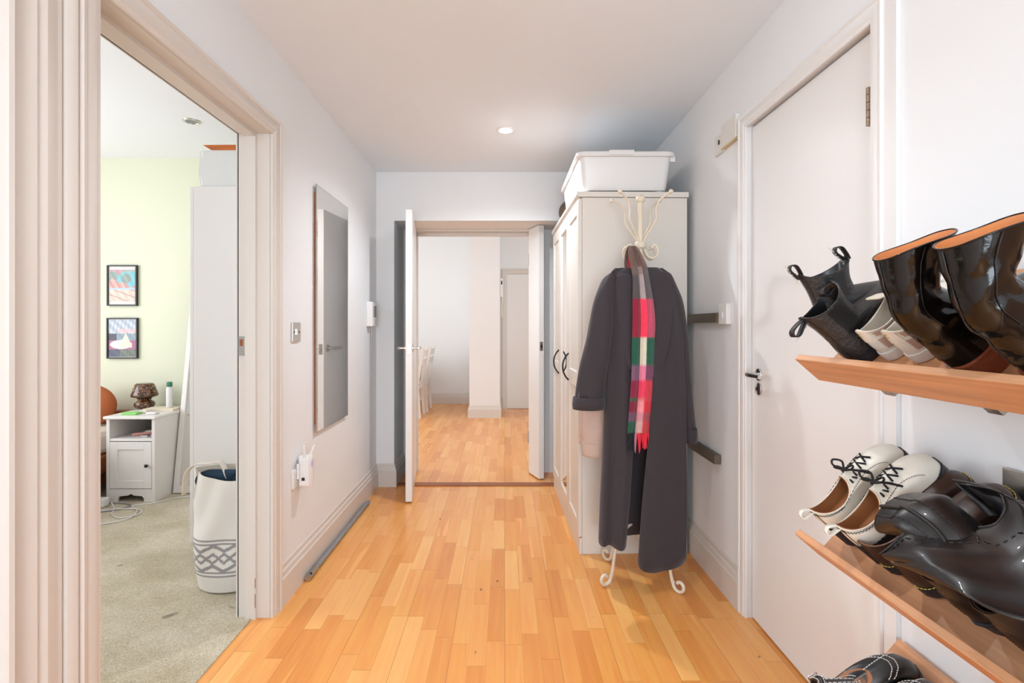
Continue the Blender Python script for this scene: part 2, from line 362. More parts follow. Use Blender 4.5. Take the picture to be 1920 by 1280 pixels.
# neighbouring moulded casing at the left edge of the photo
prof = [(1.0027, 0), (1.0027, .020), (1.006, .024), (1.016, .026), (1.022, .016), (1.028, .008), (1.036, .007), (1.05, .012), (1.066, .018), (1.073, .019), (1.076, .012),
        (1.080, .014), (1.095, .021), (1.112, .019), (1.128, .013), (1.138, .014), (1.1405, .007), (1.143, .007), (1.146, .018), (1.155, .022), (1.170, .023), (1.176, .020), (1.1795, .010), (1.1795, 0)]
m = MB(); m.grid([[(XL+p, y, z) for y, p in prof] for z in (0, 2.20)])
struct(m.build('trim_2', M['trim'], smooth=25), 'broad fluted white casing at the left edge beside the bedroom doorway', 'door frame')
# carpet threshold bar in bedroom door is the plain joint; strike plate
sp = thing('strike_plate', 'small metal strike plate in the bedroom door frame', 'strike plate', (-1.087, DY1, 1.10))
m = MB(); m.box(-1.098, DY1-.003, 1.082, -1.072, DY1, 1.122).box(-1.098, DY1-.003, 1.150, -1.072, DY1, 1.162).box(-1.098, DY1-.003, 1.122, -1.092, DY1, 1.150).box(-1.078, DY1-.003, 1.122, -1.068, DY1, 1.150)
m.build('plate', M['steel'], sp); MB().box(-1.092, DY1-.0022, 1.122, -1.078, DY1-.0002, 1.150).build('keep', M['brownwood'], sp)
# right door frame
m = MB().grid(architrave(-1, XR, RY0, RY1, RZ, [(d*.78 if 1 else d, p*.8) for d, p in AP]))
lining(m, XR-.002, XR+T, RY0-.004, RY1+.004, RZ+.004, .024)
m.box(XR+.062, RY0-.004, 0, XR+.08, RY0+.012, RZ).box(XR+.062, RY1-.012, 0, XR+.08, RY1+.004, RZ).box(XR+.062, RY0, RZ-.012, XR+.08, RY1, RZ+.004)
m.box(XR, RY0-.100, 0, XR-.012, RY0-.052, RZ+.10)
struct(m.build('trim_3', M['door'], smooth=25), 'moulded white frame around the flush door on the right', 'door frame')
# right door
d1 = thing('door_1', 'closed flush white door in the right wall', 'door', (XR+.018, RY1, 0)); d1['kind'] = 'structure'
MB().box(XR+.018, RY0, .006, XR+.060, RY1, RZ-.004).build('door_leaf', M['door'], d1, bevel=.002)
hy = 2.115
def lever(parent, x, y, z, out, along, matl, ln=.105):
    """lever handle: rose, neck, lever; out = direction off the door, along = lever direction (unit vectors)"""
    o, a, c = Vector(out), Vector(along), Vector((x, y, z)); m = MB()
    m.tube([c, c+o*.004, c+o*.008, c+o*.009], [.0255, .0255, .0235, .018], 24)
    m.tube([c+o*.008, c+o*.044], .009, 14)
    m.tube([c+o*.044-a*.010, c+o*.050+a*.01, c+o*.051+a*.05, c+o*.049+a*ln], [.0095, .0105, .0095, .0088], 14)
    return m.build('handle', matl, parent, smooth=40)
lever(d1, XR+.018, hy, 1.010, (-1, 0, 0), (0, -1, 0), M['chrome'])
m = MB(); m.tube([(XR+.018, hy, .952), (XR+.012, hy, .952), (XR+.010, hy, .952)], [.025, .025, .022], 24)
es = m.build('keyhole_cover', M['chrome'], d1, smooth=40)
MB().tube([(XR+.0102, hy, .953), (XR+.0070, hy, .953)], .0085, 14).build('keyhole', M['black'], es, smooth=40)
m = MB()
for k in range(5): m.tube([(XR+.003, RY0+.021, 1.756+k*.0212), (XR+.003, RY0+.021, 1.756+k*.0212+.0195)], .0075, 12)
m.box(XR+.008, RY0+.014, 1.756, XR+.0185, RY0+.030, 1.861)
m.build('hinge', M['brass'], d1, smooth=40)
m = MB()
for k in range(5): m.tube([(XR+.003, RY0+.021, .12+k*.0212), (XR+.003, RY0+.021, .12+k*.0212+.0202)], .0075, 12)
m.build('hinge', M['brass'], d1, smooth=40)
# end doorway frame
m = MB(); m.box(-.775, 4.33, 0, -.735, 4.47, 2.003).box(.215, 4.33, 0, .255, 4.47, 2.003).box(-.735, 4.33, 1.985, .215, 4.47, 2.003)
m.box(-.735, 4.392, 0, -.722, 4.43, 1.972).box(.202, 4.392, 0, .215, 4.43, 1.972).box(-.735, 4.392, 1.958, .215, 4.43, 1.985)
m.box(-.832, 4.345, 0, -.80, 4.362, 2.003).box(-.80, 4.350, 0, -.79, 4.362, 2.003)
struct(m.build('trim_4', M['trim'], bevel=.002), 'white frame of the double doors at the end of the hall', 'door frame')
struct(MB().box(PL, YE-.002, 0, PR, 4.06, .008).build('trim_5', M['brownwood'], bevel=.002), 'brown wooden threshold strip under the double doors', 'threshold')
# double doors
def leaf(name, hinge, ang, width, zt, label, sgn, handles):
    """hinge at (x,y); leaf runs from the hinge along -Y turned by ang; sgn: side the thickness lies on"""
    d = thing(name, label, 'door', (hinge[0], hinge[1], 0), (0, 0, ang)); d['kind'] = 'structure'
    T2 = .044; x0, x1 = (0, T2*sgn) if sgn > 0 else (T2*sgn, 0)
    MB().box(x0, -width, .012, x1, 0, zt).build('door_leaf', M['door'], d, bevel=.002, world=False)
    xm = (x0+x1)/2
    m = MB(); m.box(xm-.0125, -width-.0018, .995+.02, xm+.0125, -width+.001, 1.055+.03).build('latch_plate', M['steel'], d, world=False)
    l = MB().box(xm-.006, -width-.010 if handles else -width-.0024, 1.036, xm+.006, -width-.0016, 1.062).build('latch', M['chrome'] if handles else M['black'], d, world=False)
    if handles:
        for o, xx in ((-1, x0), (1, x1)):
            mm = MB(); c = Vector((xx, -width+.055, 1.055)); o3 = Vector((o, 0, 0)); a = Vector((0, 1, 0))
            mm.tube([c, c+o3*.006, c+o3*.008], [.0255, .0255, .020], 24); mm.tube([c+o3*.006, c+o3*.044], .009, 14)
            mm.tube([c+o3*.044-a*.01, c+o3*.050+a*.01, c+o3*.051+a*.05, c+o3*.049+a*.11], [.0095, .0105, .0095, .0088], 14)
            mm.build('handle', M['chrome'], d, smooth=40, world=False)
    mm = MB()
    for zz in (.25, 1.70):
        mm = MB(); mm.tube([(x0 if sgn > 0 else x1, .004, zz), (x0 if sgn > 0 else x1, .004, zz+.1)], .006, 10); mm.build('hinge', M['steel'], d, smooth=40, world=False)
    return d
leaf('door_2', (-.766, 4.322), math.radians(7.2), .74, 2.001, 'open white door leaf with lever handles, left of the double doors', 1, True)
leaf('door_3', (.198, 4.322), math.radians(20), .205, 1.998, 'narrow open door leaf without handle, right of the double doors', 1, False)
# far door
d4 = thing('door_4', 'closed white door in the far wall of the room beyond', 'door', (.03, 7.75, 0)); d4['kind'] = 'structure'
MB().box(.035, 7.752, .006, .80, 7.764, 1.975).build('door_leaf', M['door'], d4, bevel=.002)
m = MB().grid(architrave(-1, 7.765, .035, .80, 1.98, [(d, p) for d, p in AP], 'y'))
struct(m.build('trim_6', M['trim'], smooth=25), 'moulded white frame of the far door', 'door frame')
# downlights
def downlight(x, y, z, lit, label):
    t = thing('ceiling_spotlight', label, 'ceiling light', (x, y, z))
    MB().lathe([(.036, -.001), (.040, -.006), (.050, -.005), (.054, 0), (.036, 0)], (x, y, z), 32, cap=False).build('trim_ring', M['plastic'] if lit else M['chrome'], t, smooth=40)
    MB().lathe([(.0, -.014), (.014, -.012), (.026, -.007), (.034, -.001)] if lit else [(.0, -.001), (.020, -.002), (.036, -.0015)], (x, y, z), 24, cap=False).build('bulb', M['lamp'] if lit else M['grey'], t, smooth=60)
    if lit:
        l = bpy.data.lights.new('downlight_beam', 'SPOT'); l.energy = 27 if y > 2 else 9; l.spot_size = math.radians(154 if y > 2 else 132); l.spot_blend = .6
        l.shadow_soft_size = .025; l.color = (.92, .98, 1.06); o = bpy.data.objects.new('downlight_beam', l); COL.objects.link(o)
        o.location = (x, y, z-.02)
    return t
downlight(.006, 3.13, ZC, True, 'lit round ceiling spotlight above the middle of the hall')
downlight(0, 1.50, ZC, True, 'lit round ceiling spotlight between the two side doors, above the photo edge')
downlight(-2.0, 3.38, ZB, False, 'unlit chrome ceiling spotlight in the bedroom')

# ------------------------------------------------------------ wardrobe
A = math.radians(1.3)
wd = thing('wardrobe', 'tall white three-door wardrobe standing along the right wall', 'wardrobe', (.392, 2.79, 0), (0, 0, A))
WL, WD, WH = 1.165, .578, 1.915
def wb(name, m, fn, parent=wd, **k):
    q = MB(); fn(q); return q.build(name, m, parent, world=False, **k)
wb('carcass', M['cream'], lambda q: (q.box(.018, 0, .0, WD, WL, WH-.03), q.box(.018, 0, .0, .022, WL, .07)), bevel=.002)
wb('top_board', M['cream'], lambda q: q.prism([(-.012, WH-.018), (0, WH-.028), (WD+.006, WH-.028), (WD+.006, WH), (-.012, WH)], 'y', -.008, WL+.004), bevel=.002)
wb('plinth', M['cream'], lambda q: q.box(.004, 0, 0, .018, WL, .085), bevel=.001)
def panel_door(y0, y1, mirror):
    z0, z1 = .09, WH-.035; d = MB(); fw = .055
    for a, b_, c, e in ((y0, y0+fw, z0, z1), (y1-fw, y1, z0, z1), (y0+fw, y1-fw, z0, z0+.075), (y0+fw, y1-fw, z1-.075, z1)): d.box(-.002, a, c, .017, b_, e)
    if not mirror: d.box(-.002, y0+fw, .875, .017, y1-fw, .955)
    def bead(a, b_, c, e):
        d.prism([(-.002, c), (.008, c+.010), (.008, c)], 'y', a, b_); d.prism([(-.002, e), (.008, e-.010), (.008, e)], 'y', a, b_)
        for yy, s in ((a, 1), (b_, -1)): d.prism([(-.002, yy), (.008, yy+s*.010), (.008, yy)], 'z', c, e)
    if mirror: bead(y0+fw, y1-fw, z0+.075, z1-.075)
    else:
        bead(y0+fw, y1-fw, z0+.075, .875); bead(y0+fw, y1-fw, .955, z1-.075)
    dr = d.build('wardrobe_door', M['cream'], wd, world=False, bevel=.0015)
    wb('mirror_panel' if mirror else 'door_panel', M['mirror' if mirror else 'cream'], lambda q: q.box(.006, y0+fw-.003, z0+.07, .014, y1-fw+.003, z1-.07), parent=dr)
    return dr
def bow(dr, y):
    p = [(-.002, y, .885), (-.020, y, .905), (-.034, y, .935), (-.038, y, .965), (-.034, y, .995), (-.020, y, 1.025), (-.002, y, 1.045)]
    wb('bow_handle', M['black'], lambda q: q.tube(cr(p, 18), .0052, 10), parent=dr, smooth=60)
third = WL/3
bow(panel_door(.002, third-.002, False), third-.035)
panel_door(third+.001, 2*third-.001, True)
bow(panel_door(2*third+.002, WL-.002, False), 2*third+.035)

# storage box on the wardrobe
ZT = WH+.0005
def rrect(x0, y0, x1, y1, r, z, n=6):
    out = []
    for cx, cy, a0 in ((x1-r, y1-r, 0), (x0+r, y1-r, 90), (x0+r, y0+r, 180), (x1-r, y0+r, 270)):
        for k in range(n+1):
            a = math.radians(a0+90*k/n); out.append((cx+r*math.cos(a), cy+r*math.sin(a), z))
    return out
bx = thing('storage_box', 'large white lidded plastic storage box on top of the wardrobe', 'storage box', (.62, 3.17, ZT))
m = MB(); m.grid([rrect(.418, 2.815, .862, 3.52, .03, ZT+.012), rrect(.412, 2.806, .868, 3.53, .035, ZT+.03), rrect(.394, 2.79, .886, 3.55, .035, ZT+.185)], True, True, True)
for x, y in ((.44, 2.85), (.83, 2.85), (.44, 3.48), (.83, 3.48)): m.lathe([(.02, ZT), (.022, ZT+.014)], (x, y, 0), 12)
m.build('tub', M['plastic'], bx, smooth=40)
m = MB(); m.grid([rrect(.382, 2.775, .898, 3.565, .04, ZT+.183), rrect(.378, 2.771, .902, 3.569, .04, ZT+.190), rrect(.380, 2.773, .900, 3.567, .04, ZT+.206), rrect(.392, 2.785, .888, 3.555, .04, ZT+.212)], True, True, True)
m.box(.55, 2.764, ZT+.187, .68, 2.79, ZT+.2125); m.box(.88, 2.80, ZT+.160, .905, 2.82, ZT+.19)
m.build('lid', M['plastic'], bx, smooth=40, bevel=.001)
# brown hat-like bag behind the box
m = MB(); m.sphere((.50, 3.76, ZT+.10), .1, 20, 12, (1.15, .9, 1.0)); 
bg = m.build('bag', mat('dark_brown_bag_leather', srgb(84, 66, 48), .6, bump=.3, bscale=50), smooth=180)
tag(bg, 'dark brown rounded bag behind the storage box on the wardrobe', 'bag')

# ------------------------------------------------------------ things on the left wall
mi = thing('wall_mirror', 'tall narrow frameless mirror on the left wall of the hall', 'mirror', (XL+.014, 2.94, .64))
XM = -.951; y0, y1, z0, z1 = 2.672, 3.205, .668, 1.925
MB().box(XM-.004, y0, z0, XM, y1, z1-.004).build('mirror_panel', M['mirror'], mi)
m = MB(); m.box(XL+.0005, y0+.012, z0+.04, XM-.0045, y1-.02, z1-.04); m.build('backing_board', M['brownwood'], mi)
m = MB(); e = .002
m.box(XM-.0035, y0-e, z0-e, XM+.0005, y0, z1).box(XM-.0035, y1, z0-e, XM+.0005, y1+e, z1).box(XM-.0035, y0, z0-e, XM+.0005, y1, z0).box(XM-.0035, y0-e, z1-.004, XM+.0005, y1+e, z1-.002)
m.build('edge_trim', M['steel'], mi)
# chrome light switch
s_ = thing('light_switch', 'chrome light switch plate on the left wall beside the bedroom doorway', 'light switch', (XL, 2.44, 1.172))
MB().box(XL, 2.392, 1.132, XL+.009, 2.486, 1.222).build('plate', M['chrome'], s_, bevel=.003)
MB().box(XL+.009, 2.430, 1.164, XL+.014, 2.447, 1.192).build('rocker', M['chrome'], s_, bevel=.001)
for yy in (2.409, 2.468): MB().tube([(XL+.008, yy, 1.177), (XL+.0105, yy, 1.177)], .004, 12).build('screw', M['black'], s_)
# plug socket with wifi extender
k_ = thing('wall_socket', 'white wall socket low on the left wall behind the plugged-in extender', 'wall socket', (XL, 2.46, .52))
MB().box(XL, 2.395, .462, XL+.010, 2.53, .549).build('plate', M['plastic'], k_, bevel=.002)
MB().box(XL+.010, 2.41, .532, XL+.013, 2.425, .543).build('rocker', M['plastic'], k_, bevel=.0005)
x_ = thing('wifi_extender', 'white plug-in wifi extender with two stub antennas in the low wall socket', 'wifi extender', (-.93, 2.47, .52))
m = MB(); rows = []
for q, (dx, rr) in enumerate(((.0105, .018), (.018, .026), (.045, .029), (.060, .027), (.066, .018))):
    rows.append([(XL+dx, y, z) for y, z, _ in [(a[0], a[1], 0) for a in rrect(2.475-.034*min(1, rr/.027), .455, 2.475+.034*min(1, rr/.027), .60-.01*(q == 4), rr*.7, 0)]])
m.grid(rows, True, True, True); m.build('case', M['plastic'], x_, smooth=40)
for q in ([(XL+.040, 2.450, .595), (XL+.040, 2.447, .650)], [(XL+.050, 2.492, .595), (XL+.066, 2.510, .640)]):
    MB().tube(q, .0065, 10).build('antenna', M['offwhite'], x_, smooth=60)
MB().tube([(XL+.0662, 2.475, .563), (XL+.068, 2.475, .563)], .016, 24).build('logo_disc', M['lilac'], x_)
m = MB(); m.box(XL+.030, 2.4395, .49, XL+.044, 2.4425, .504); m.build('ethernet_port', M['black'], x_)
m = MB(); m.box(XL+.012, 2.428, .50, XL+.022, 2.44, .57)
m.build('plug_clip', M['plastic'], x_, bevel=.001)
# intercom
# handset by the end corner
i_ = thing('intercom', 'white video intercom handset on the left wall near the end corner', 'intercom', (XL, 3.80, 1.25))
MB().box(XL, 3.70, 1.205, XL+.042, 3.835, 1.378).build('case', M['plastic'], i_, bevel=.004)
MB().box(XL+.042, 3.732, 1.270, XL+.0432, 3.812, 1.350).build('screen', M['grey'], i_)
MB().box(XL+.042, 3.732, 1.222, XL+.0432, 3.80, 1.236).build('button_bar', M['offwhite'], i_)
MB().tube(cr([(XL+.012, 3.80, 1.207), (XL+.010, 3.805, 1.15), (XL+.008, 3.80, 1.10), (XL+.008, 3.803, 1.03)], 16), .0022, 8).build('cable', M['offwhite'], i_, smooth=60)
# pole on the floor
p_ = thing('curtain_pole', 'grey metal pole lying on the floor along the left baseboard', 'pole', (-.93, 3.0, .014))
MB().tube([(-.928, 2.60, .0145), (-.924, 3.55, .0145)], .0115, 16).build('tube', M['grey'], p_, smooth=60)
MB().tube([(-.928, 2.49, .0155), (-.928, 2.60, .0155)], .015, 16).build('end_cap', M['steel'], p_, smooth=60)
MB().tube([(-.924, 3.55, .0145), (-.922, 3.58, .0145)], .0135, 14).build('end_cap', M['grey'], p_, smooth=60)
MB().tube([(-.921, 2.512, .0275), (-.919, 2.512, .0315)], .006, 12).build('hole_plug', M['black'], p_, smooth=60)

# ------------------------------------------------------------ things on the right wall
h_ = thing('cable_box', 'old white switch plate and trunking high on the right wall beside the door frame', 'switch box', (XR, 2.36, 2.05))
MB().box(XR-.012, 2.395, 2.000, XR, 2.49, 2.088).build('switch_plate', M['offwhite'], h_, bevel=.002)
MB().box(XR-.020, 2.245, 2.010, XR, 2.394, 2.110).build('trunking', M['offwhite'], h_, bevel=.002)
MB().box(XR-.019, 2.25, 2.004, XR-.001, 2.40, 2.0095).build('peeling_edge', mat('yellowed_tape', srgb(214, 190, 150), .6), h_)
MB().box(XR-.0165, 2.432, 2.042, XR-.012, 2.442, 2.062).build('rocker', M['black'], h_, bevel=.0005)
q_ = thing('light_switch', 'white light switch on the right wall between the coats and the door', 'light switch', (XR, 2.38, 1.25))
MB().box(XR-.022, 2.335, 1.213, XR, 2.425, 1.305).build('back_box', M['plastic'], q_, bevel=.003)
MB().box(XR-.026, 2.372, 1.240, XR-.022, 2.388, 1.268).build('rocker', M['plastic'], q_, bevel=.0015)
for z, yy, lab in ((1.222, 2.42, 'upper grey-brown wooden rail on the right wall beside the light switch'), (.565, 2.44, 'lower grey-brown wooden rail on the right wall at knee height')):
    r = MB().box(XR-.033, yy, z, XR-.002, 3.30, z+.044).build('wall_rail', M['darkwood'], bevel=.002); tag(r, lab, 'rail', 'wooden wall rails')

# ------------------------------------------------------------ coat rack
RX, RY = .655, 2.545
rk = thing('coat_stand', 'cream metal coat stand with scrolled feet and curved arms', 'coat stand', (RX, RY, 0))
MB().tube([(RX, RY, .19), (RX, RY, 1.80)], .0125, 18).build('pole', M['iron'], rk, smooth=60)
MB().lathe([(.004, 1.795), (.016, 1.80), (.023, 1.812), (.022, 1.826), (.012, 1.836), (.003, 1.838)], (RX, RY, 0), 20).build('finial', M['iron'], rk, smooth=60)
for z, h in ((1.594, .017), (.235, .008)):
    MB().lathe([(.010, z-h), (.024, z-h+.001), (.028, z-h*.5), (.024, z), (.028, z+h*.5), (.024, z+h-.001), (.010, z+h)], (RX, RY, 0), 20).build('collar', M['iron'], rk, smooth=60)
def rad(a, pts): return [(RX+r*math.cos(a), RY+r*math.sin(a), z) for r, z in pts]
for k in range(4):
    a = math.radians([-38, -142, 38, 142][k])
    pts = cr([(.016, 1.575), (.020, 1.62), (.055, 1.672), (.080, 1.712), (.078, 1.755), (.098, 1.798), (.150, 1.830)], 22)
    m = MB(); m.tube(rad(a, pts), .0052, 10); e = rad(a, [pts[-1]])[0]; m.sphere(e, .011, 12, 8); m.build('upper_arm', M['iron'], rk, smooth=60)
for k in range(4):
    a = math.radians([-28, -150, 25, 155][k])
    pts = cr([(.018, 1.575), (.035, 1.540), (.062, 1.528), (.082, 1.545), (.080, 1.578), (.064, 1.592), (.056, 1.580)], 22)
    m = MB(); m.tube(rad(a, pts), .0058, 10); e = rad(a, [pts[-1]])[0]; m.sphere(e, .009, 12, 8); m.build('lower_hook', M['iron'], rk, smooth=60)
for k in range(4):
    a = math.radians(-152+ 0) if k == 0 else math.radians([-152, -52, 38, 128][k])
    pts = [(.014, .235), (.05, .262), (.105, .235), (.15, .165), (.165, .10), (.178, .045)]
    for j in range(13):
        t = -.3+j*.50; r = .034*(1-.62*j/12); pts.append((.214-r*math.cos(t)*1.0, .042-r*math.sin(t)))
    pts = [(r, z) for r, z in pts]
    pts = cr(pts, 70); mz = min(z for _, z in pts)
    pts = [(r, z-mz+.0080 if z < .1 else z) for r, z in pts]
    m = MB(); m.tube(rad(a, pts), .0076, 12); m.build('leg', M['iron'], rk, smooth=60)

# ------------------------------------------------------------ coat
S = F/2.40
def zpx(py, Y=2.40): return CH-(py-CY)*Y/F
def xpx(px, Y=2.40): return (px-CX)*Y/F
ct = thing('coat', 'long charcoal wool coat hanging open on the coat stand', 'coat', (.67, 2.5, .1))
lv = [ # py, left front edge, left outer, right front edge, right outer, y front, y mid, y back, wave
 (501, 1190, 1156, 1214, 1249, 2.435, 2.45, 2.465, 0), (507, 1189, 1150, 1213, 1257, 2.42, 2.445, 2.48, .1), (520, 1188, 1142, 1213, 1264, 2.405, 2.445, 2.50, .2),
 (560, 1187, 1136, 1216, 1275, 2.395, 2.45, 2.515, .4), (640, 1187, 1136, 1222, 1284, 2.385, 2.45, 2.52, .7), (740, 1186, 1137, 1220, 1288, 2.38, 2.45, 2.523, .9),
 (840, 1182, 1133, 1212, 1289, 2.375, 2.45, 2.525, 1.1), (940, 1176, 1128, 1202, 1289, 2.37, 2.45, 2.525, 1.3), (1, 1168, 1125, 1194, 1287, 2.365, 2.45, 2.525, 1.4)]
rows = []; NV = 46; NU = 92
for i in range(NV):
    v = i/(NV-1); q = v*(len(lv)-1); a = min(int(q), len(lv)-2); f = q-a
    L_ = [lv[a][k]*(1-f)+lv[a+1][k]*f for k in range(9)]
    X = lambda p: xpx(p)
    xlf, xlo, xrf, xro = X(L_[1]), X(L_[2])+.006, X(L_[3]), X(L_[4])-.004; yf, ym, yb, wv = L_[5:9]
    sect = [(xlf+.012, yf+.028), (xlf, yf+.008), ((xlf+xlo)/2, yf+.004), (xlo+.012, yf+.03), (xlo, ym), (xlo+.03, yb-.03), ((xlo+xro)/2, yb), (xro-.03, yb-.03), (xro, ym), (xro-.012, yf+.03), ((xrf+xro)/2+.01, yf-.006), (xrf, yf-.012), (xrf+.018, yf+.018)]
    sp_ = cr(sect, NU); row = []
    for j, (x, y) in enumerate(sp_):
        u = j/(NU-1)
        ff = 1 if (u < .34 or u > .64) else .6
        y += ff*wv*(.011*math.sin(u*31+v*1.6)+.0055*math.sin(u*57+1+v*2.5)); x += wv*.0015*math.sin(u*23+v*4)
        zb_l, zb_r = zpx(1022), zpx(1066)
        t = min(1, max(0, (u-.60)/.22)); t2 = min(1, max(0, (u-.86)/.14)); zb = zb_l*(1-t)+zb_r*t+t2*.085+.004*math.sin(u*40)
        if a < len(lv)-2: z0_ = zpx(lv[a][0]); z1_ = zpx(lv[a+1][0])
        else: z0_ = zpx(lv[a][0]); z1_ = zb
        row.append((x, y, z0_*(1-f)+z1_*f))
    rows.append(row)
MB().grid(rows).build('coat_body', M['coat'], ct, smooth=180, solid=.007)
def sleeve(name, secs, cuff, ym, m=M['coat'], parent=ct, side=1, sy=.058):
    # secs: (py, px centre, px half width)
    s2 = cr(secs, 26); rows = []
    for i, (py, pc, hw) in enumerate(s2):
        k = i/25; r = []
        for n in range(26):
            a = 2*math.pi*n/26
            wob = 1+.05*math.sin(3*a+k*7)*k+.03*math.sin(5*a-k*11)
            r.append((xpx(pc)+hw*2.40/F*math.cos(a)*wob, ym+sy*(.55+.45*min(1, k*3))*math.sin(a)*wob+.006*math.sin(k*9), zpx(py)+.004*math.sin(k*22+a*2)))
        rows.append(r)
    inner = [[(x*.0+xc+(x-xc)*.86, y*.0+yc+(y-yc)*.86, z+.05) for x, y, z in rows[-1]] for xc, yc in [(xpx(s2[-1][1]), ym)]]
    o = MB().grid(rows+inner, True).build(name, m, parent, smooth=180)
    rr = []
    (p0, c0, w0), (p1, c1, w1) = cuff
    xc0, xc1 = xpx(c0), xpx(c1)
    for s_, (xc, wd_, pz) in (((1.0), (xc0, w0, p0)), (1.06, (xc0, w0, p0)), (1.10, (xc0*.5+xc1*.5, (w0+w1)/2, (p0+p1)/2)), (1.06, (xc1, w1, p1)), (.98, (xc1, w1, p1)), (.93, (xc1, w1, p1-3))):
        rr.append([(xc+wd_*2.40/F*s_*math.cos(2*math.pi*n/26), ym+(sy+.002)*s_*math.sin(2*math.pi*n/26), zpx(pz)+(.003 if s_ == 1.0 else 0)) for n in range(26)])
    MB().grid(rr, True).build('cuff', m, o, smooth=180)
    return o
sleeve('sleeve', [(512, 1151, 6), (530, 1142, 13), (570, 1134, 20), (630, 1126, 24), (690, 1117, 27), (735, 1110, 28), (752, 1108, 29)], ((747, 1107, 29), (769, 1106, 28.5)), 2.44)
sleeve('sleeve', [(505, 1255, 5), (520, 1262, 10), (560, 1271, 17), (630, 1279, 20), (700, 1284, 20), (770, 1292, 20), (815, 1299, 17)], ((809, 1300, 16), (834, 1301, 15)), 2.475, sy=.052)
# lapel and collar
m = MB(); m.grid([[PX(1212, 520, 2.395), PX(1236, 504, 2.41), PX(1256, 508, 2.40)], [PX(1214, 560, 2.383), PX(1232, 540, 2.382), PX(1262, 545, 2.388)], [PX(1218, 620, 2.374), PX(1236, 610, 2.366), PX(1262, 610, 2.376)], [PX(1221, 700, 2.370), PX(1232, 700, 2.360), PX(1244, 700, 2.366)]])
m.build('lapel', M['coat'], ct, smooth=180, solid=.006, sub=2)
m = MB(); m.grid([[PX(1155, 513, 2.42), PX(1172, 512, 2.405), PX(1188, 513, 2.40)], [PX(1152, 545, 2.40), PX(1172, 550, 2.38), PX(1188, 560, 2.385)], [PX(1162, 610, 2.385), PX(1175, 620, 2.368), PX(1187, 620, 2.376)], [PX(1176, 690, 2.378), PX(1181, 695, 2.362), PX(1186, 700, 2.370)]])
m.build('lapel', M['coat'], ct, smooth=180, solid=.006, sub=2)
# beige knit behind the coat
kn = thing('jumper', 'pink-beige knitted jumper hanging behind the charcoal coat', 'jumper', (.45, 2.6, .8))
def knit(secs, ym, sy, nm):
    s2 = cr(secs, 24); rows = []
    for i, (py, pc, hw) in enumerate(s2):
        k = i/23
        rows.append([(xpx(pc, ym)+hw*ym/F*math.cos(2*math.pi*n/24)*(1+.04*math.sin(3*n+k*5)), ym+sy*math.sin(2*math.pi*n/24)*(1+.08*math.sin(n*1.3+k*6)), zpx(py, ym)) for n in range(24)])
    return MB().grid(rows, True, True, True).build(nm, M['beige'], kn, smooth=180)
knit([(520, 1165, 12), (600, 1150, 26), (700, 1138, 34), (790, 1128, 36), (826, 1127, 35), (830, 1127, 36), (854, 1126, 34)], 2.585, .05, 'knit_body')
knit([(560, 1130, 8), (640, 1110, 14), (700, 1102, 16), (780, 1100, 14), (812, 1097, 12), (816, 1096, 11), (829, 1095, 10)], 2.66, .04, 'knit_sleeve')
# ------------------------------------------------------------ scarf
sf = thing('scarf', 'red, green and white tartan scarf draped over the coat from the hook', 'scarf', (.6, 2.38, 1.3))
M['plaid'] = mat_attr('tartan_wool', .95, .5, 500, .2)
tab = [(455, (112, 84, 74), (112, 84, 74), (120, 92, 80)), (500, (112, 90, 84), (150, 128, 122), (104, 92, 90)), (514, (84, 76, 76), (176, 160, 158), (96, 88, 90)), (560, (140, 26, 52), (250, 62, 92), (190, 76, 100)),
       (632, (24, 86, 66), (222, 212, 192), (26, 90, 68)), (685, (122, 84, 110), (228, 128, 154), (120, 62, 92)), (710, (134, 26, 62), (232, 66, 96), (216, 52, 72)), (745, (32, 96, 66), (220, 120, 120), (210, 70, 70)),
       (752, (128, 26, 54), (236, 150, 156), (214, 40, 56)), (774, (110, 78, 100), (210, 140, 150), (170, 70, 80)), (790, (26, 86, 64), (206, 166, 160), (206, 60, 66)), (813, (20, 40, 40), (220, 60, 70), (220, 60, 70))]
def plaid(py, u):
    r = [t for t in tab if t[0] <= py][-1]; c = r[1] if u < .36 else (r[2] if u < .68 else r[3])
    n = .9+.2*random.random(); c = srgb(*c); return tuple(min(1, k*n) for k in c[:3])+(1,)
sl = [(461, 1180, 1192, 2.425), (470, 1178, 1199, 2.412), (484, 1179, 1206, 2.402), (500, 1183, 1213, 2.392), (520, 1186, 1217, 2.378), (560, 1186, 1224, 2.366), (600, 1186, 1228, 2.357), (640, 1185, 1227, 2.352), (700, 1184, 1225, 2.350), (760, 1180, 1222, 2.350), (812, 1176, 1217, 2.352)]
rows = []; cols = []; sl2 = cr(sl, 110)
for py, xa, xb, Y in sl2:
    row = []
    for j in range(30):
        u = j/29; px = xa+(xb-xa)*u; fold = .010*math.sin(u*9+py*.006)+.004*math.sin(u*21+py*.01)
        row.append(PX(px, py, Y+fold)); cols.append(plaid(py, u))
    rows.append(row)
MB().grid(rows).build('scarf_front', M['plaid'], sf, smooth=180, solid=.004, colors=cols)
rows = []; cols = []
for py, xa, xb, Y in cr([(461, 1178, 1190, 2.428), (474, 1173, 1185, 2.44), (492, 1171, 1181, 2.435), (512, 1172, 1184, 2.43)], 24):
    row = []
    for j in range(10): row.append(PX(xa+(xb-xa)*j/9, py, Y+.012*math.sin(j/9*3))); cols.append(srgb(112, 84, 74) if j < 6 else srgb(180, 50, 60))
    rows.append(row)
MB().grid(rows).build('scarf_back', M['plaid'], sf, smooth=180, solid=.004, colors=cols)
fm = {'d': mat('dark_fringe', srgb(26, 34, 38), .9), 'r': mat('red_fringe', srgb(222, 46, 66), .9), 'p': mat('pink_fringe', srgb(190, 110, 130), .9)}
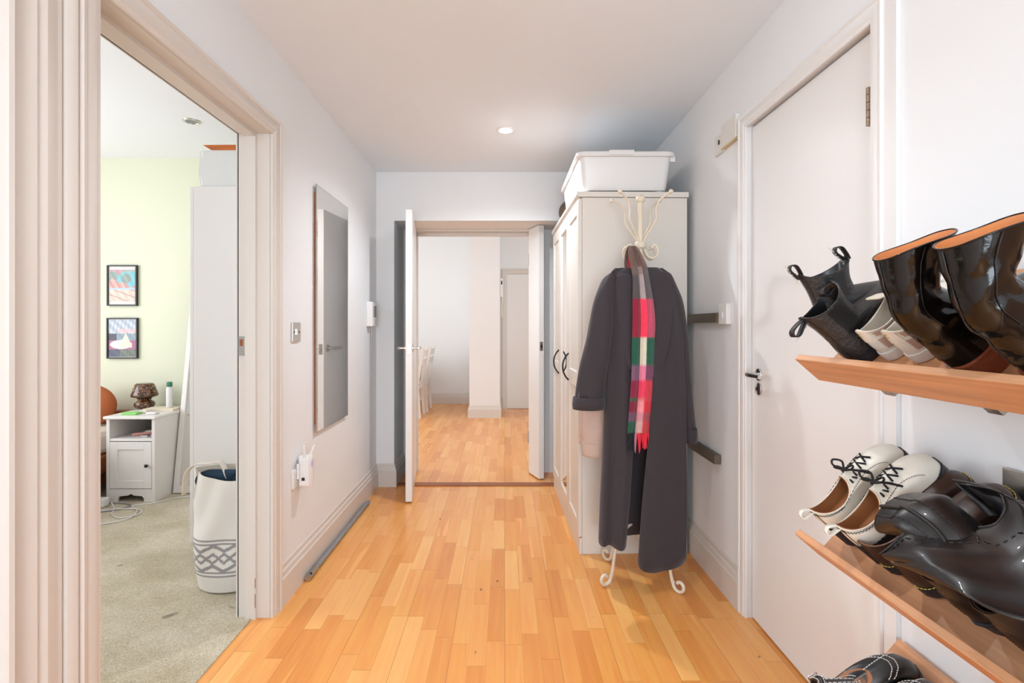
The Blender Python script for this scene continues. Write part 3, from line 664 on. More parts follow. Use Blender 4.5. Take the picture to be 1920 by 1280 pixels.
for key, sel in (('d', range(0, 9)), ('p', range(9, 12)), ('r', range(12, 26))):
    m = MB()
    for j in sel:
        px = 1177+j*1.56+random.uniform(-.5, .5); e = random.uniform(-4, 4)
        m.tube([PX(px, 811, 2.353), PX(px+e*.4, 826, 2.350+random.uniform(-.006, .006)), PX(px+e, 843+random.uniform(-4, 7), 2.348)], [.0022, .0026, .0016], 6)
    m.build('fringe', fm[key], sf, smooth=60)

def lettering(body, size, m, parent, M4, ext=.0002):
    cu = bpy.data.curves.new('lettering', 'FONT'); cu.body = body; cu.size = size; cu.extrude = ext; cu.align_x = 'CENTER'; cu.align_y = 'CENTER'
    tmp = bpy.data.objects.new('tmp', cu); COL.objects.link(tmp); bpy.context.view_layer.update()
    me = bpy.data.meshes.new_from_object(tmp.evaluated_get(bpy.context.evaluated_depsgraph_get())); bpy.data.objects.remove(tmp); bpy.data.curves.remove(cu)
    me.name = 'lettering'; me.materials.clear(); me.materials.append(m); q = bpy.data.objects.new('lettering', me); COL.objects.link(q); q.parent = parent; q.matrix_basis = M4
    return q

# ------------------------------------------------------------ shoe shelves
TH = math.atan2(.222, .193)
def shelf(zt, label, bs):
    t = thing('shoe_shelf', label, 'shelf', (.88, .85, zt), (0, 0, 0), 'sloping wooden shoe shelves')
    a = Vector((math.cos(TH), 0, math.sin(TH))); n = Vector((-math.sin(TH), 0, math.cos(TH))); P0 = Vector((.797, 0, zt-.05))
    def q(s, u): p = P0+a*s+n*u; return (p.x, p.z)
    MB().prism([q(0, 0), q(.292, 0), q(.278, -.018), q(0, -.018)], 'y', .25, 1.325).build('board', M['shelf'], t, bevel=.0015)
    MB().prism([q(-.018, .062), q(-.001, .062), q(-.001, -.020), q(-.018, -.020)], 'y', .25, 1.345).build('lip', M['shelf'], t, bevel=.002)
    for y in bs:
        m = MB(); m.prism([q(-.016, -.0205), q(.0, -.0205), q(.02, -.0185), q(.25, -.0185), (XR-.001, q(.25, -.0185)[1]), (XR-.001, q(.25, -.0185)[1]-.10), (XR-.03, q(.25, -.0185)[1]-.11), q(.012, -.040), q(-.016, -.036)], 'y', y, y+.028); m.build('bracket', M['steel'], t, bevel=.001)
        m = MB(); m.box(XR-.014, y-.03, zt+.16, XR-.001, y+.02, zt+.225); m.build('wall_plate', M['steel'], t, bevel=.002)
    return P0, a, n
SH = [shelf(1.141, 'top sloping pine shelf holding black boots and pale sneakers', (1.10, .86)), shelf(.697, 'middle sloping pine shelf holding white derbies and long black boots', (1.03, .62)), shelf(.250, 'lowest sloping pine shelf holding strapped black shoes', (1.05, .6))]

# ------------------------------------------------------------ shoes
WT = [(0, 0), (.038, .50), (.146, .80), (.309, .80), (.5, .78), (.691, .97), (.854, .93), (.962, .60), (1, 0)]
NS = 28
def outline(L, W, ex=0, asym=.10):
    half = cr(WT, NS+1); pts = []
    for i, (x, y) in enumerate(half): pts.append((x*(L+2*ex)-ex, max(0, y)*(W/2+ex)+asym*W*0*x))
    return pts+[(x, -y) for x, y in pts[-2:0:-1]]
def foot_curve(x, L, asym): # inward curve of the sole
    return asym*math.sin(min(1, max(0, x/L))*math.pi)
def oval(xb, xf, ry, zb, zf, dip=0, pw=1.0):
    pts = []
    for i in range(NS+1):
        t = i/NS; s = (1-math.cos(math.pi*t))/2
        z = zb+(zf-zb)*(s**pw)-dip*math.sin(math.pi*t); pts.append((xb+(xf-xb)*s, ry*math.sin(math.pi*t)**.85 if 0 < i < NS else 0, z))
    return pts+[(x, -y, z) for x, y, z in pts[-2:0:-1]]
def heel_lift(x, L, h):
    s = min(1, max(0, (x-.22*L)/(.45*L))); s = s*s*(3-2*s); return h*(1-s)
def shoe(name, label, cat, group, shelf_i, Y, a0, L, W, upper, lining_m, sole_m, collar, shaft=(), toe=.045, zs=.012, heel=0, heel_m=None, yaw=0, side=1,
         roll=0, wrinkle=0, insole_m=None, extra=None, lift=0, pitch=0, welt=None, heel_top=None):
    P0, a, n = SH[shelf_i]
    o = P0+a*a0+n*lift
    t = bpy.data.objects.new(name, None); COL.objects.link(t)
    t.rotation_mode = 'XYZ'
    R = Matrix.Rotation(-(TH-pitch), 4, 'Y') @ Matrix.Rotation(yaw, 4, 'Z') @ Matrix.Rotation(roll, 4, 'X')
    t.location = (o.x, Y, o.z); t.rotation_euler = R.to_euler(); tag(t, label, cat, group)
    ac = .006*side
    base = [(x, y+foot_curve(x, L, ac), zs) for x, y in outline(L, W)]
    col = oval(*collar); N = len(base); NP = 12; rows = []
    for k in range(NP+1):
        s = k/NP; row = []
        for (x0, y0, z0), (x1, y1, z1) in zip(base, col):
            tw = min(1, max(0, (x0/L-.30)/.45)); tw = tw*tw*(3-2*tw)
            h1 = (z1-z0)*.55*(1-tw)+toe*tw
            bl = (1-tw)*.004
            c1 = Vector((x0-bl*1.2+tw*.002, y0*1.05, z0+h1))
            dx, dy = x0-x1, y0-y1
            c2 = Vector((x1+dx*(.25*(1-tw)+.42*tw), y1+dy*(.35*(1-tw)+.15*tw), z1-(z1-z0)*.30*(1-tw)-(z1-toe-z0)*.45*tw))
            p = Vector((x0, y0, z0))*(1-s)**3+c1*3*s*(1-s)**2+c2*3*s*s*(1-s)+Vector((x1, y1, z1))*s**3
            row.append(p)
        rows.append(row)
    shs = [oval(*q) for q in shaft]
    if shs:
        allr = [col]+shs; nn = len(allr)
        for kk in range(1, (nn-1)*5+1):
            tt = kk/5; i0 = min(int(tt), nn-2); f = tt-i0
            g = lambda i: allr[max(0, min(nn-1, i))]
            row = []
            for j in range(N):
                p0, p1, p2, p3 = [Vector(g(i0+d)[j]) for d in (-1, 0, 1, 2)]
                row.append(.5*((2*p1)+(p2-p0)*f+(2*p0-5*p1+4*p2-p3)*f*f+(3*p1-p0-3*p2+p3)*f**3))
            rows.append(row)
    rnd = random.Random(label)
    if wrinkle:
        ph = rnd.uniform(0, 6)
        for i, row in enumerate(rows):
            for j, p in enumerate(row):
                if 4 < i < len(rows)-3:
                    w_ = wrinkle*(math.sin(p.z*110+p.x*70+ph+2*math.sin(j*.4))+.5*math.sin(p.z*190-p.x*90+ph*2))
                    c = sum((Vector(q) for q in row), Vector())/N; d = (p-c); d.z = 0
                    if d.length > 1e-5: row[j] = p+d.normalized()*w_
    for row in rows:
        for j, p in enumerate(row): row[j] = Vector((p[0], p[1], p[2]+heel_lift(p[0], L, heel)))
    MB().grid(rows, True).build('upper', upper, t, smooth=60, world=False)
    # lining: from the collar inwards
    top = rows[-1]; inner = [top]
    c = sum(top, Vector())/N
    src = list(reversed(rows[NP:])) if shs else [rows[-1]]
    src += [rows[NP-3], rows[NP-6]] if toe else []
    for q, row in enumerate(src):
        cc = sum(row, Vector())/N; nr = []
        for p in row:
            d = (cc-p); d.z = 0; nr.append(p+(d.normalized()*min(.0035, d.length*.5) if d.length > 1e-5 else d))
        inner.append(nr)
    ft = []
    for (x0, y0, z0) in base: ft.append(Vector((x0*.86+.012, y0*.82, zs+.006+heel_lift(x0, L, heel))))
    MB().grid(inner+[ft], True, False, True).build('lining', lining_m, t, smooth=60, world=False)
    # rim bead
    MB().tube([top[i % N] for i in range(N+1)], .0016, 6, cap=False).build('collar_trim', upper, t, smooth=60, world=False)
    # sole
    rws = []
    for z, ex in ((0, -.001), (.002, .002), (max(.004, zs-.003), .0035), (zs, .003), (zs+.001, -.004)):
        rws.append([(x, y+foot_curve(x, L, ac), z+heel_lift(x, L, heel)) for x, y in outline(L, W, ex)])
    MB().grid(rws, True, True, True).build('sole', sole_m, t, smooth=40, world=False)
    if heel or heel_top:
        ol = [(x, y+foot_curve(x, L, ac)) for x, y in outline(L, W, -.001) if x < L*.27]; xm = max(x for x, y in ol)
        hh = heel if heel else 0
        lo = [(x*.93+.006 if x < xm*.9 else x*.95, y*.93, -.001 if not heel else 0) for x, y in ol]; hi = [(x, y, hh+.001) for x, y in ol]
        if heel:
            # order points around
            ol2 = sorted(range(len(ol)), key=lambda i: math.atan2(ol[i][1], ol[i][0]-xm*.6))
            MB().grid([[lo[i] for i in ol2], [hi[i] for i in ol2]], True, True, True).build('heel', heel_m or sole_m, t, smooth=40, world=False, bevel=.001)
    if welt:
        ring = [Vector((x, y+foot_curve(x, L, ac), zs+.0016+heel_lift(x, L, heel))) for x, y in outline(L, W, .0022)]; m = MB(); n_ = len(ring)
        for i in range(n_):
            p, q = ring[i], ring[(i+1) % n_]; ln = (q-p).length; kk = max(1, int(ln/.007))
            for u in range(kk): m.tube([p.lerp(q, (u+.15)/kk), p.lerp(q, (u+.8)/kk)], .0009, 5)
        m.build('welt_stitching', welt, t, smooth=60, world=False)
    t['_rows'] = 0; del t['_rows']
    if extra: extra(t, rows, NP)
    return t
def surf(rows, i, j, off=.001):
    """point on the upper at row i, column j, pushed outwards"""
    N = len(rows[0]); p = Vector(rows[i][j % N]); a = Vector(rows[min(i+1, len(rows)-1)][j % N])-Vector(rows[max(i-1, 0)][j % N]); b = Vector(rows[i][(j+1) % N])-Vector(rows[i][(j-1) % N])
    n = b.cross(a)
    n = n.normalized() if n.length > 1e-9 else Vector((0, 0, 1))
    c = sum((Vector(q) for q in rows[i]), Vector())/N
    if n.dot(p-c+Vector((0, 0, .02))) < 0: n = -n
    return p+n*off
def stitch(t, rows, path, m, r=.0007, dash=False, name='stitching', off=.0012):
    """path of (row, column) pairs in upper space"""
    pts = []
    for (i0, j0), (i1, j1) in zip(path[:-1], path[1:]):
        k = max(2, int(max(abs(i1-i0)*2, abs(j1-j0))))
        for q in range(k):
            f = q/k; ii = i0+(i1-i0)*f; jj = j0+(j1-j0)*f
            a0, b0 = int(math.floor(ii)), int(math.floor(jj)); fa, fb = ii-a0, jj-b0
            g = lambda a_, b_: surf(rows, max(0, min(len(rows)-1, a_)), b_, off)
            pts.append(g(a0, b0)*(1-fa)*(1-fb)+g(a0+1, b0)*fa*(1-fb)+g(a0, b0+1)*(1-fa)*fb+g(a0+1, b0+1)*fa*fb)
    mb = MB()
    if dash:
        for p, q in zip(pts[:-1], pts[1:]):
            kk = max(1, int((q-p).length/.0055))
            for u in range(kk): mb.tube([p.lerp(q, (u+.12)/kk), p.lerp(q, (u+.78)/kk)], r, 5)
    else: mb.tube(pts, r, 6)
    return mb
def loop_tab(t, base, d, wv, ln, m, name='pull_tab', text=None, th=.0022):
    """fabric pull loop: base point, direction d, width vector wv, length"""
    b, d, wv = Vector(base), Vector(d).normalized(), Vector(wv); s = d.cross(wv).normalized()
    prof = cr([(0, -.004), (.35, -.008), (.8, -.009), (1.0, 0), (.8, .009), (.35, .006), (0, .003)], 26)
    rows = [[b+d*(ln*x)+s*y+wv*k for k in (-.5, .5)] for x, y in prof]
    o = MB().grid(rows).build(name, m, t, smooth=60, solid=th, world=False)
    if text:
        M3 = Matrix((d, s.cross(d), s)).transposed().to_4x4(); lettering(text, wv.length*.95, M['thread'], o, Matrix.Translation(b+d*(ln*.55)+s*.0112) @ M3)
    return o
# --- chelsea boots, top shelf
def chelsea_extra(tabdirs):
    def f(t, rows, NP):
        for sgn in (1, -1):   # elastic gusset on each side
            m = MB()
            N = len(rows[0]); jc = int(NS*.52) if sgn > 0 else N-int(NS*.52)
            g = [[surf(rows, i, jc+dj*(1 if i > NP else .8), .0012) for dj in range(-4, 5)] if 0 else [surf(rows, i, int(jc+dj), .0012) for dj in range(-4, 5)] for i in range(NP-3, len(rows)-1)]
            m.grid(g); m.build('elastic_gusset', M['black'], t, smooth=60, world=False)
        N = len(rows[0]); top = rows[-1]
        for (j, d, ln, lab) in tabdirs:
            p = Vector(top[j % N]); loop_tab(t, p+Vector((0, 0, -.012)), d, (0, .019, 0), ln, M['black'], text=lab)
        stitch(t, rows, [(1, 2), (NP, 2), (len(rows)-2, 2)], M['black']).build('seam', M['black'], t, smooth=60, world=False)
        stitch(t, rows, [(1, -2), (NP, -2), (len(rows)-2, -2)], M['black']).build('seam', M['black'], t, smooth=60, world=False)
    return f
ccol = (.004, .100, .036, .088, .105, .010); csh = [(.004, .100, .035, .130, .136, .016), (-.002, .112, .038, .176, .176, .024)]
G1 = 'grained black chelsea boots'
shoe('chelsea_boot', 'grained black chelsea boot lying foremost at the far end of the top shelf', 'boot', G1, 0, 1.212, .022, .262, .092, M['leather'], M['leather2'], M['sole'], ccol, csh, toe=.048, zs=.022, side=1,
     extra=chelsea_extra([(0, (-1, .1, -.15), .042, 'AirWair'), (NS, (-.7, 0, .12), .040, None)]), yaw=.05)
shoe('chelsea_boot', 'grained black chelsea boot tipped up behind, its two pull loops upright', 'boot', G1, 0, 1.272, .045, .262, .092, M['leather'], M['leather2'], M['sole'], ccol, csh, toe=.048, zs=.022, side=-1,
     extra=chelsea_extra([(0, (-.25, 0, 1), .040, 'AirWair'), (NS, (-.35, 0, 1), .040, 'AirWair')]), lift=.062, pitch=math.radians(26), yaw=-.10)
# --- pale sneakers
def sneaker_extra(t, rows, NP):
    N = len(rows[0])
    g = [[surf(rows, i, j, .0014) for j in range(-3-(i//5), 4+(i//5))] for i in (5, 6, 7, 8, 9, 10, 11, 12)]
    n0 = min(len(r) for r in g); g = [r[(len(r)-n0)//2:(len(r)-n0)//2+n0] for r in g]
    hb = MB().grid(g).build('heel_tab', M['whiteleather'], t, smooth=60, world=False)
    p = surf(rows, 9, 0, .0020); nrm = Vector((-1, 0, .12)).normalized(); xd = Vector((0, -1, 0)); lettering('C', .014, M['gold'], hb, Matrix.Translation(p) @ Matrix((xd, nrm.cross(xd), nrm)).transposed().to_4x4(), .0003)
    for sgn in (1, -1):
        m = MB(); g = [[surf(rows, i, sgn*j, .0013) for j in range(4, 17)] for i in (1, 2, 3, 4, 5, 6)]; m.grid(g); m.build('suede_panel', M['suede'], t, smooth=60, world=False)
        m = MB(); g = [[surf(rows, i, sgn*j, .0016) for j in range(5, 15)] for i in (8, 9, 10, 11)]; m.grid(g); m.build('suede_panel', M['suede'], t, smooth=60, world=False)
    # tongue and laces
    m = MB(); c = Vector(rows[-1][NS]); m.grid([[c+Vector((-.004-.010*k, y, .002+.005*k)) for y in (-.024, -.012, 0, .012, .024)] for k in range(4)]); tg = m.build('tongue', M['fabric_white'], t, smooth=60, solid=.006, world=False, sub=1)
    m = MB()
    for k in range(5):
        i = NP-1-k*1.6; p, q = surf(rows, int(i), NS-4, .004), surf(rows, int(i), NS+4, .004); m.tube([p, (p+q)/2+Vector((0, 0, .004)), q], .0028, 8)
    m.build('lace', M['thread'], t, smooth=60, world=False)
G2 = 'white and taupe sneakers'
for Y, lab in ((1.135, 'white and taupe sneaker beside the chelsea boots on the top shelf'), (1.058, 'white and taupe sneaker next to the shiny boots on the top shelf')):
    shoe('sneaker', lab, 'shoe', G2, 0, Y, .048, .242, .078, M['whiteleather'], M['fabric_white'], M['offwhite'], (.002, .108, .031, .098, .100, .026, 1.4), (), toe=.040, zs=.024, extra=sneaker_extra, side=1 if Y > 1.1 else -1)
# --- patent boots
G3 = 'shiny black ankle boots'
def patent_extra(t, rows, NP):
    stitch(t, rows, [(2, 1), (NP, 1), (len(rows)-1, 1)], M['black']).build('seam', M['black'], t, smooth=60, world=False)
    stitch(t, rows, [(NP, -10), (len(rows)-1, -11)], M['black'], off=.002).build('zip', M['black'], t, smooth=60, world=False)
psh = [(.000, .090, .034, .125, .135, 0), (.026, .122, .041, .172, .168, 0), (.060, .170, .054, .220, .212, 0)]
for Y, lab in ((.905, 'shiny black patent ankle boot with tan lining, the farther of the pair'), (.772, 'shiny black patent ankle boot with tan lining, cut by the right photo edge')):
    shoe('ankle_boot', lab, 'boot', G3, 0, Y, .010, .262, .088, M['patent'], M['tan'], M['stack'], (.000, .096, .035, .085, .095, 0), psh, toe=.045, zs=.008, heel=.040, heel_m=M['stack'], wrinkle=.0013, extra=patent_extra, side=1 if Y > .85 else -1)
# --- white derbies, middle shelf
def derby_extra(t, rows, NP):
    N = len(rows[0]); bm_ = MB()
    mm = MB()
    for dj in (2, -2): mm = stitch(t, rows, [(1, dj), (NP-1, dj)], M['black']); mm.build('stitching', M['black'], t, smooth=60, world=False)
    for i in (NP-3, NP-2): stitch(t, rows, [(i, -12), (i, 12)], M['black'], dash=True).build('stitching', M['black'], t, smooth=60, world=False)
    for sg in (1, -1): stitch(t, rows, [(NP-1, sg*14), (NP-2, sg*18), (NP-4, sg*21), (2, sg*20)], M['black'], dash=True).build('stitching', M['black'], t, smooth=60, world=False)
    m = MB(); pp = []
    for k in range(4):
        i = NP-1-k; a, b = surf(rows, i, NS-6+k, .003), surf(rows, i, NS+6-k, .003); c, d = surf(rows, i-1, NS-6+k, .003), surf(rows, i-1, NS+6-k, .003)
        m.tube([a, (a+d)/2+Vector((0, 0, .004)), d], .0024, 7); m.tube([b, (b+c)/2+Vector((0, 0, .005)), c], .0024, 7)
    c0 = surf(rows, NP-1, NS, .006); V = Vector
    m.tube(cr([c0, c0+V((-.005, .018, .014)), c0+V((.008, .036, .012)), c0+V((.016, .020, .003)), c0], 18), .0025, 7)
    m.tube(cr([c0, c0+V((-.008, -.016, .012)), c0+V((.004, -.036, .010)), c0+V((.016, -.018, .003)), c0], 18), .0025, 7)
    m.tube(cr([c0, c0+V((.002, -.018, .004)), c0+V((.014, -.034, -.008)), c0+V((.024, -.038, -.026))], 12), .0025, 7)
    m.tube(cr([c0, c0+V((.000, .016, .004)), c0+V((-.004, .034, -.002)), c0+V((.004, .040, -.020))], 12), .0025, 7)
    m.build('lace', M['lace'], t, smooth=60, world=False)
    loop_tab(t, Vector(rows[-1][0])+Vector((.001, 0, -.010)), (-1, 0, .55), (0, .014, 0), .030, M['whiteleather'])
G4 = 'white lace-up derby shoes'
for Y, lab in ((1.252, 'white lace-up derby shoe with black sole at the far end of the middle shelf'), (1.152, 'white lace-up derby shoe with black sole next to the brown-black loafers')):
    shoe('derby_shoe', lab, 'shoe', G4, 1, Y, .040, .252, .086, M['whiteleather'], M['insole'], M['sole'], (.002, .112, .032, .128, .122, .032, .8), (), toe=.050, zs=.060, extra=derby_extra, lift=.010, welt=M['black'], side=1 if Y > 1.2 else -1)
# --- brown-black loafers
G5 = 'brown-black slip-on shoes with yellow welt stitching'
def loafer_extra(t, rows, NP):
    stitch(t, rows, [(1, 0), (NP-1, 0)], M['black']).build('seam', M['black'], t, smooth=60, world=False)
    MB().box(.035, -.012, .032, .062, .012, .0335).build('size_label', M['thread'], t, world=False)
for Y, lab in ((1.115, 'brown-black slip-on shoe with tan insole beside the white derbies'), (1.022, 'brown-black slip-on shoe half hidden under the fallen boot shaft')):
    shoe('loafer', lab, 'shoe', G5, 1, Y, .040, .256, .084, M['brownleather'], M['insole'], M['sole'], (.002, .118, .034, .098, .084, .022, 1.2), (), toe=.042, zs=.026, extra=loafer_extra, lift=.004, welt=M['yellow'], side=1 if Y > 1.05 else -1)
# --- tall black boots
G6 = 'long black zip boots with fallen shafts'
def sheet(t, edge, base, m, n=34, k=18, bulge=None, name='shaft'):
    E = cr([tuple(p) for p in edge], n); B = cr([tuple(p) for p in base], n); rows = []
    for i in range(k):
        f = i/(k-1); row = []
        for j in range(n):
            p = Vector(B[j])*(1-f)+Vector(E[j])*f
            if bulge: p = p+bulge*math.sin(f*math.pi)*(.4+.6*math.sin(j/(n-1)*math.pi))
            p = p+Vector((.002*math.sin(i*.9+j*.35), .003*math.sin(i*.7-j*.5), .002*math.sin(i*1.1+j*.2)))
            row.append(p)
        rows.append(row)
    return rows
def long_boot(Y, lab, shaft_fn, side):
    def ex(t, rows, NP):
        stitch(t, rows, [(1, 1), (NP, 1)], M['black'], dash=True).build('stitching', M['black'], t, smooth=60, world=False)
        shaft_fn(t)
    return shoe('long_boot', lab, 'boot', G6, 1, Y, .040, .265, .088, M['leather2'], M['brownleather'], M['sole'], (.000, .110, .036, .120, .125, 0), (), toe=.045, zs=.010, heel=.030, heel_m=M['sole'], extra=ex, side=side, wrinkle=.0012)
def fallen_shaft(t):
    # tube shaft bent over sideways across the loafers
    path = cr([(.795, .895, .775), (.785, .915, .825), (.775, .96, .85), (.778, .985, .848), (.780, 1.035, .838)], 26); rows = []
    for i, c in enumerate(path):
        f = i/25; d = Vector(path[min(25, i+1)])-Vector(path[max(0, i-1)]); d.normalize(); up = Vector((-.45, 0, .9)); sd = d.cross(up).normalized(); up = sd.cross(d).normalized()
        row = []
        for n in range(28):
            a = 2*math.pi*n/28; ra, rb = .046+.020*f, .040-.012*f
            w_ = 1+.05*math.sin(3*a+f*9)
            row.append(Vector(c)+sd*ra*w_*math.cos(a)+up*rb*w_*math.sin(a))
        rows.append(row)
    inn = [[Vector(path[-1])+(p-Vector(path[-1]))*.9-Vector((0, .0, 0)) for p in rows[-1]], [Vector(path[-6])+(p-Vector(path[-6]))*.85 for p in rows[-6]]]
    s = MB().grid(rows+inn, True).build('shaft', M['leather2'], t, smooth=180)
    z = [rows[i][9]+(rows[i][9]-Vector(path[i])).normalized()*.0015 for i in range(3, 26)]
    MB().tube(z, .0035, 8).build('zip', M['black'], s, smooth=60)
    for dn in (7, 11):
        mb = MB()
        q = [rows[i][dn]+(rows[i][dn]-Vector(path[i])).normalized()*.001 for i in range(3, 26)]
        for a_, b_ in zip(q[:-1], q[1:]): mb.tube([a_.lerp(b_, .1), a_.lerp(b_, .75)], .0008, 5)
        mb.build('stitching', M['black'], s, smooth=60)
def open_shaft(t):
    edge = [PX(1649, 1037, .985), PX(1672, 1022, .97), PX(1705, 1000, .955), PX(1750, 992, .94), PX(1810, 990, .915), PX(1862, 983, .885), PX(1888, 955, .87), PX(1884, 930, .885), PX(1862, 915, .91), PX(1825, 906, .95), PX(1787, 901, .985)]
    base = [PX(1700, 1062, .93), PX(1745, 1086, .86), PX(1795, 1110, .80), PX(1845, 1138, .76), PX(1905, 1160, .735), PX(1975, 1165, .72), PX(2050, 1120, .72), PX(2060, 1040, .74), PX(2020, 990, .78), PX(1970, 965, .84), PX(1930, 955, .90)]
    rows = sheet(t, edge, base, None, bulge=Vector((-.022, -.012, .006)))
    s = MB().grid(rows).build('shaft', M['leather2'], t, smooth=180, solid=.003)
    MB().tube([p+Vector((-.001, -.001, .0005)) for p in rows[-1]], .0026, 8).build('shaft_edge', M['leather2'], s, smooth=60)
    # zip tape inside the mouth
    m = MB(); m.grid([[PX(1790, 904, .982), PX(1806, 908, .975)], [PX(1822, 936, .96), PX(1845, 940, .95)], [PX(1852, 968, .925), PX(1872, 966, .915)]]); m.build('zip_tape', M['black'], s, smooth=180, solid=.003)
    m = MB(); m.grid([[PX(1809, 909, .985), PX(1860, 918, .93)], [PX(1848, 942, .965), PX(1880, 935, .905)], [PX(1872, 967, .93), PX(1884, 957, .90)]]); m.build('shaft_lining', M['sole'], s, smooth=180, solid=.002)
    mb = MB()
    for i0 in (9,):
        q = [rows[int(17-6*k/26)][2+k]+Vector((-.003, -.003, .001)) for k in range(1, 20)]
        for a_, b_ in zip(q[:-1], q[1:]): mb.tube([a_.lerp(b_, .1), a_.lerp(b_, .6)], .0012, 5)
    mb.build('stitching', M['black'], s, smooth=60)
long_boot(.890, 'long black boot with zipped shaft fallen across the brown-black shoes', fallen_shaft, 1)
long_boot(.790, 'long black boot with its unzipped shaft gaping open at the right edge', open_shaft, -1)
# --- T-bar shoes on the lowest shelf
G7 = 'black T-bar shoes with white stitching'
def tbar_extra(t, rows, NP):
    for i, sp_ in ((3, 9), (5, 8)):
        pass
    for i in (4, 5): stitch(t, rows, [(i, NS-9), (i+1, NS-5), (i+1, NS+5), (i, NS+9)], M['thread'], dash=True, r=.0010).build('stitching', M['thread'], t, smooth=60, world=False)
    stitch(t, rows, [(1, NS-4), (NP-2, NS-2)], M['thread'], dash=True, r=.0010).build('stitching', M['thread'], t, smooth=60, world=False)
    for sg in (1, -1):
        stitch(t, rows, [(NP-1, NS+sg*1), (NP-1, NS+sg*16), (NP-1, NS+sg*26)], M['thread'], dash=True, r=.0010).build('stitching', M['thread'], t, smooth=60, world=False)
    # T strap from vamp to ankle strap
    V = Vector; c = V(rows[-1][NS]); 
    p = cr([c+V((.010, 0, -.004)), c+V((-.02, 0, .012)), c+V((-.055, 0, .030)), c+V((-.068, 0, .036))], 12)
    MB().grid([[q+V((0, y, 0)) for y in (-.009, -.003, .003, .009)] for q in p]).build('t_strap', M['leather2'], t, smooth=60, solid=.003, world=False)
    for y in (-.0065, .0065):
        m = MB()
        for a, b in zip(p[:-1], p[1:]): m.tube([a+V((0, y, .002)), a.lerp(b, .7)+V((0, y, .002))], .0010, 5)
        m.build('stitching', M['thread'], t, smooth=60, world=False)
    xs = c.x-.060; arc = [V((xs-.012*abs(math.sin(a)), .036*math.sin(a), .060+.042*math.cos(a)+.0)) for a in [(-1.45+2.9*k/16) for k in range(17)]]
    MB().grid([[q+V((dx, 0, 0)) for dx in (-.008, 0, .008)] for q in arc]).build('ankle_strap', M['leather2'], t, smooth=60, solid=.003, world=False)
    for dx in (-.0062, .0062):
        m = MB()
        for a, b in zip(arc[:-1], arc[1:]):
            n_ = V((0, a.y, a.z-.06)).normalized()*.0024
            m.tube([a+V((dx, 0, 0))+n_, a.lerp(b, .75)+V((dx, 0, 0))+n_], .0010, 5)
        m.build('stitching', M['thread'], t, smooth=60, world=False)
    b0 = arc[12]; nn = V((0, b0.y, b0.z-.06)).normalized()*.004
    fr_ = [b0+nn+V((dx, 0, 0))+V((0, dy*.5, -dy*.8)) for dx, dy in ((-.011, -.009), (.011, -.009), (.011, .009), (-.011, .009), (-.011, -.009))]
    MB().tube(fr_, .0016, 8).build('buckle', M['chrome'], t, smooth=60, world=False)
for Y, lab in ((1.225, 'black T-bar shoe with white stitching, farther of the pair on the lowest shelf'), (1.135, 'black T-bar shoe with white stitching, nearer of the pair on the lowest shelf')):
    shoe('t_bar_shoe', lab, 'shoe', G7, 2, Y, .004, .268, .090, M['leather2'], M['insole'], M['sole'], (.004, .122, .034, .074, .062, .012, 1.0), (), toe=.046, zs=.024, extra=tbar_extra, pitch=math.radians(20), lift=.094, side=1 if Y > 1.2 else -1)

# ------------------------------------------------------------ bedroom
bw = thing('wardrobe', 'tall white bedroom wardrobe seen from its side through the left doorway', 'wardrobe', (-1.4, 3.4, 0))
MB().box(-1.690, 2.87, 0, XL-T-.006, 4.115, 1.965).build('carcass', M['white'], bw, bevel=.002)
for k in range(3):
    y0 = 2.872+k*.414; d = MB().box(-1.712, y0, .03, -1.692, y0+.411, 1.962).build('wardrobe_door', M['white'], bw, bevel=.002)
    MB().tube([(-1.725, y0+.36, .95), (-1.725, y0+.36, 1.08)], .005, 10).build('bar_handle', M['steel'], d, smooth=60)
fb = thing('fabric_box', 'soft white fabric storage box on top of the bedroom wardrobe', 'storage box', (-1.4, 3.1, 1.966))
m = MB(); zz = 1.966
def wob(lst, s): return [(x+s*math.sin(i*2.1), y+s*math.cos(i*1.7), z+s*math.sin(i*1.3)) for i, (x, y, z) in enumerate(lst)]
m.grid([rrect(-1.67, 2.89, -1.13, 3.35, .02, zz), wob(rrect(-1.675, 2.885, -1.125, 3.355, .02, zz+.07), .004), wob(rrect(-1.672, 2.888, -1.128, 3.352, .02, zz+.14), .004), rrect(-1.67, 2.89, -1.13, 3.35, .02, zz+.195)], True, True, True)
m.build('box_body', M['fabric_white'] if 0 else mat('white_cotton', srgb(226, 226, 222), .9, bump=1.0, bscale=14), fb, smooth=50)
m = MB(); m.grid([rrect(-1.676, 2.884, -1.124, 3.356, .02, zz+.194), rrect(-1.676, 2.884, -1.124, 3.356, .02, zz+.199)], True, True, True); m.build('lid', mat('white_cotton_lid', srgb(228, 228, 224), .9), fb)
tr = MB().prism([(-1.655, zz+.232), (-1.60, zz+.2005), (-1.14, zz+.2005), (-1.12, zz+.236)], 'y', 2.892, 3.25).build('tray', M['tray'], bevel=.002)
tag(tr, 'orange wooden tray on the fabric box above the bedroom wardrobe', 'tray')
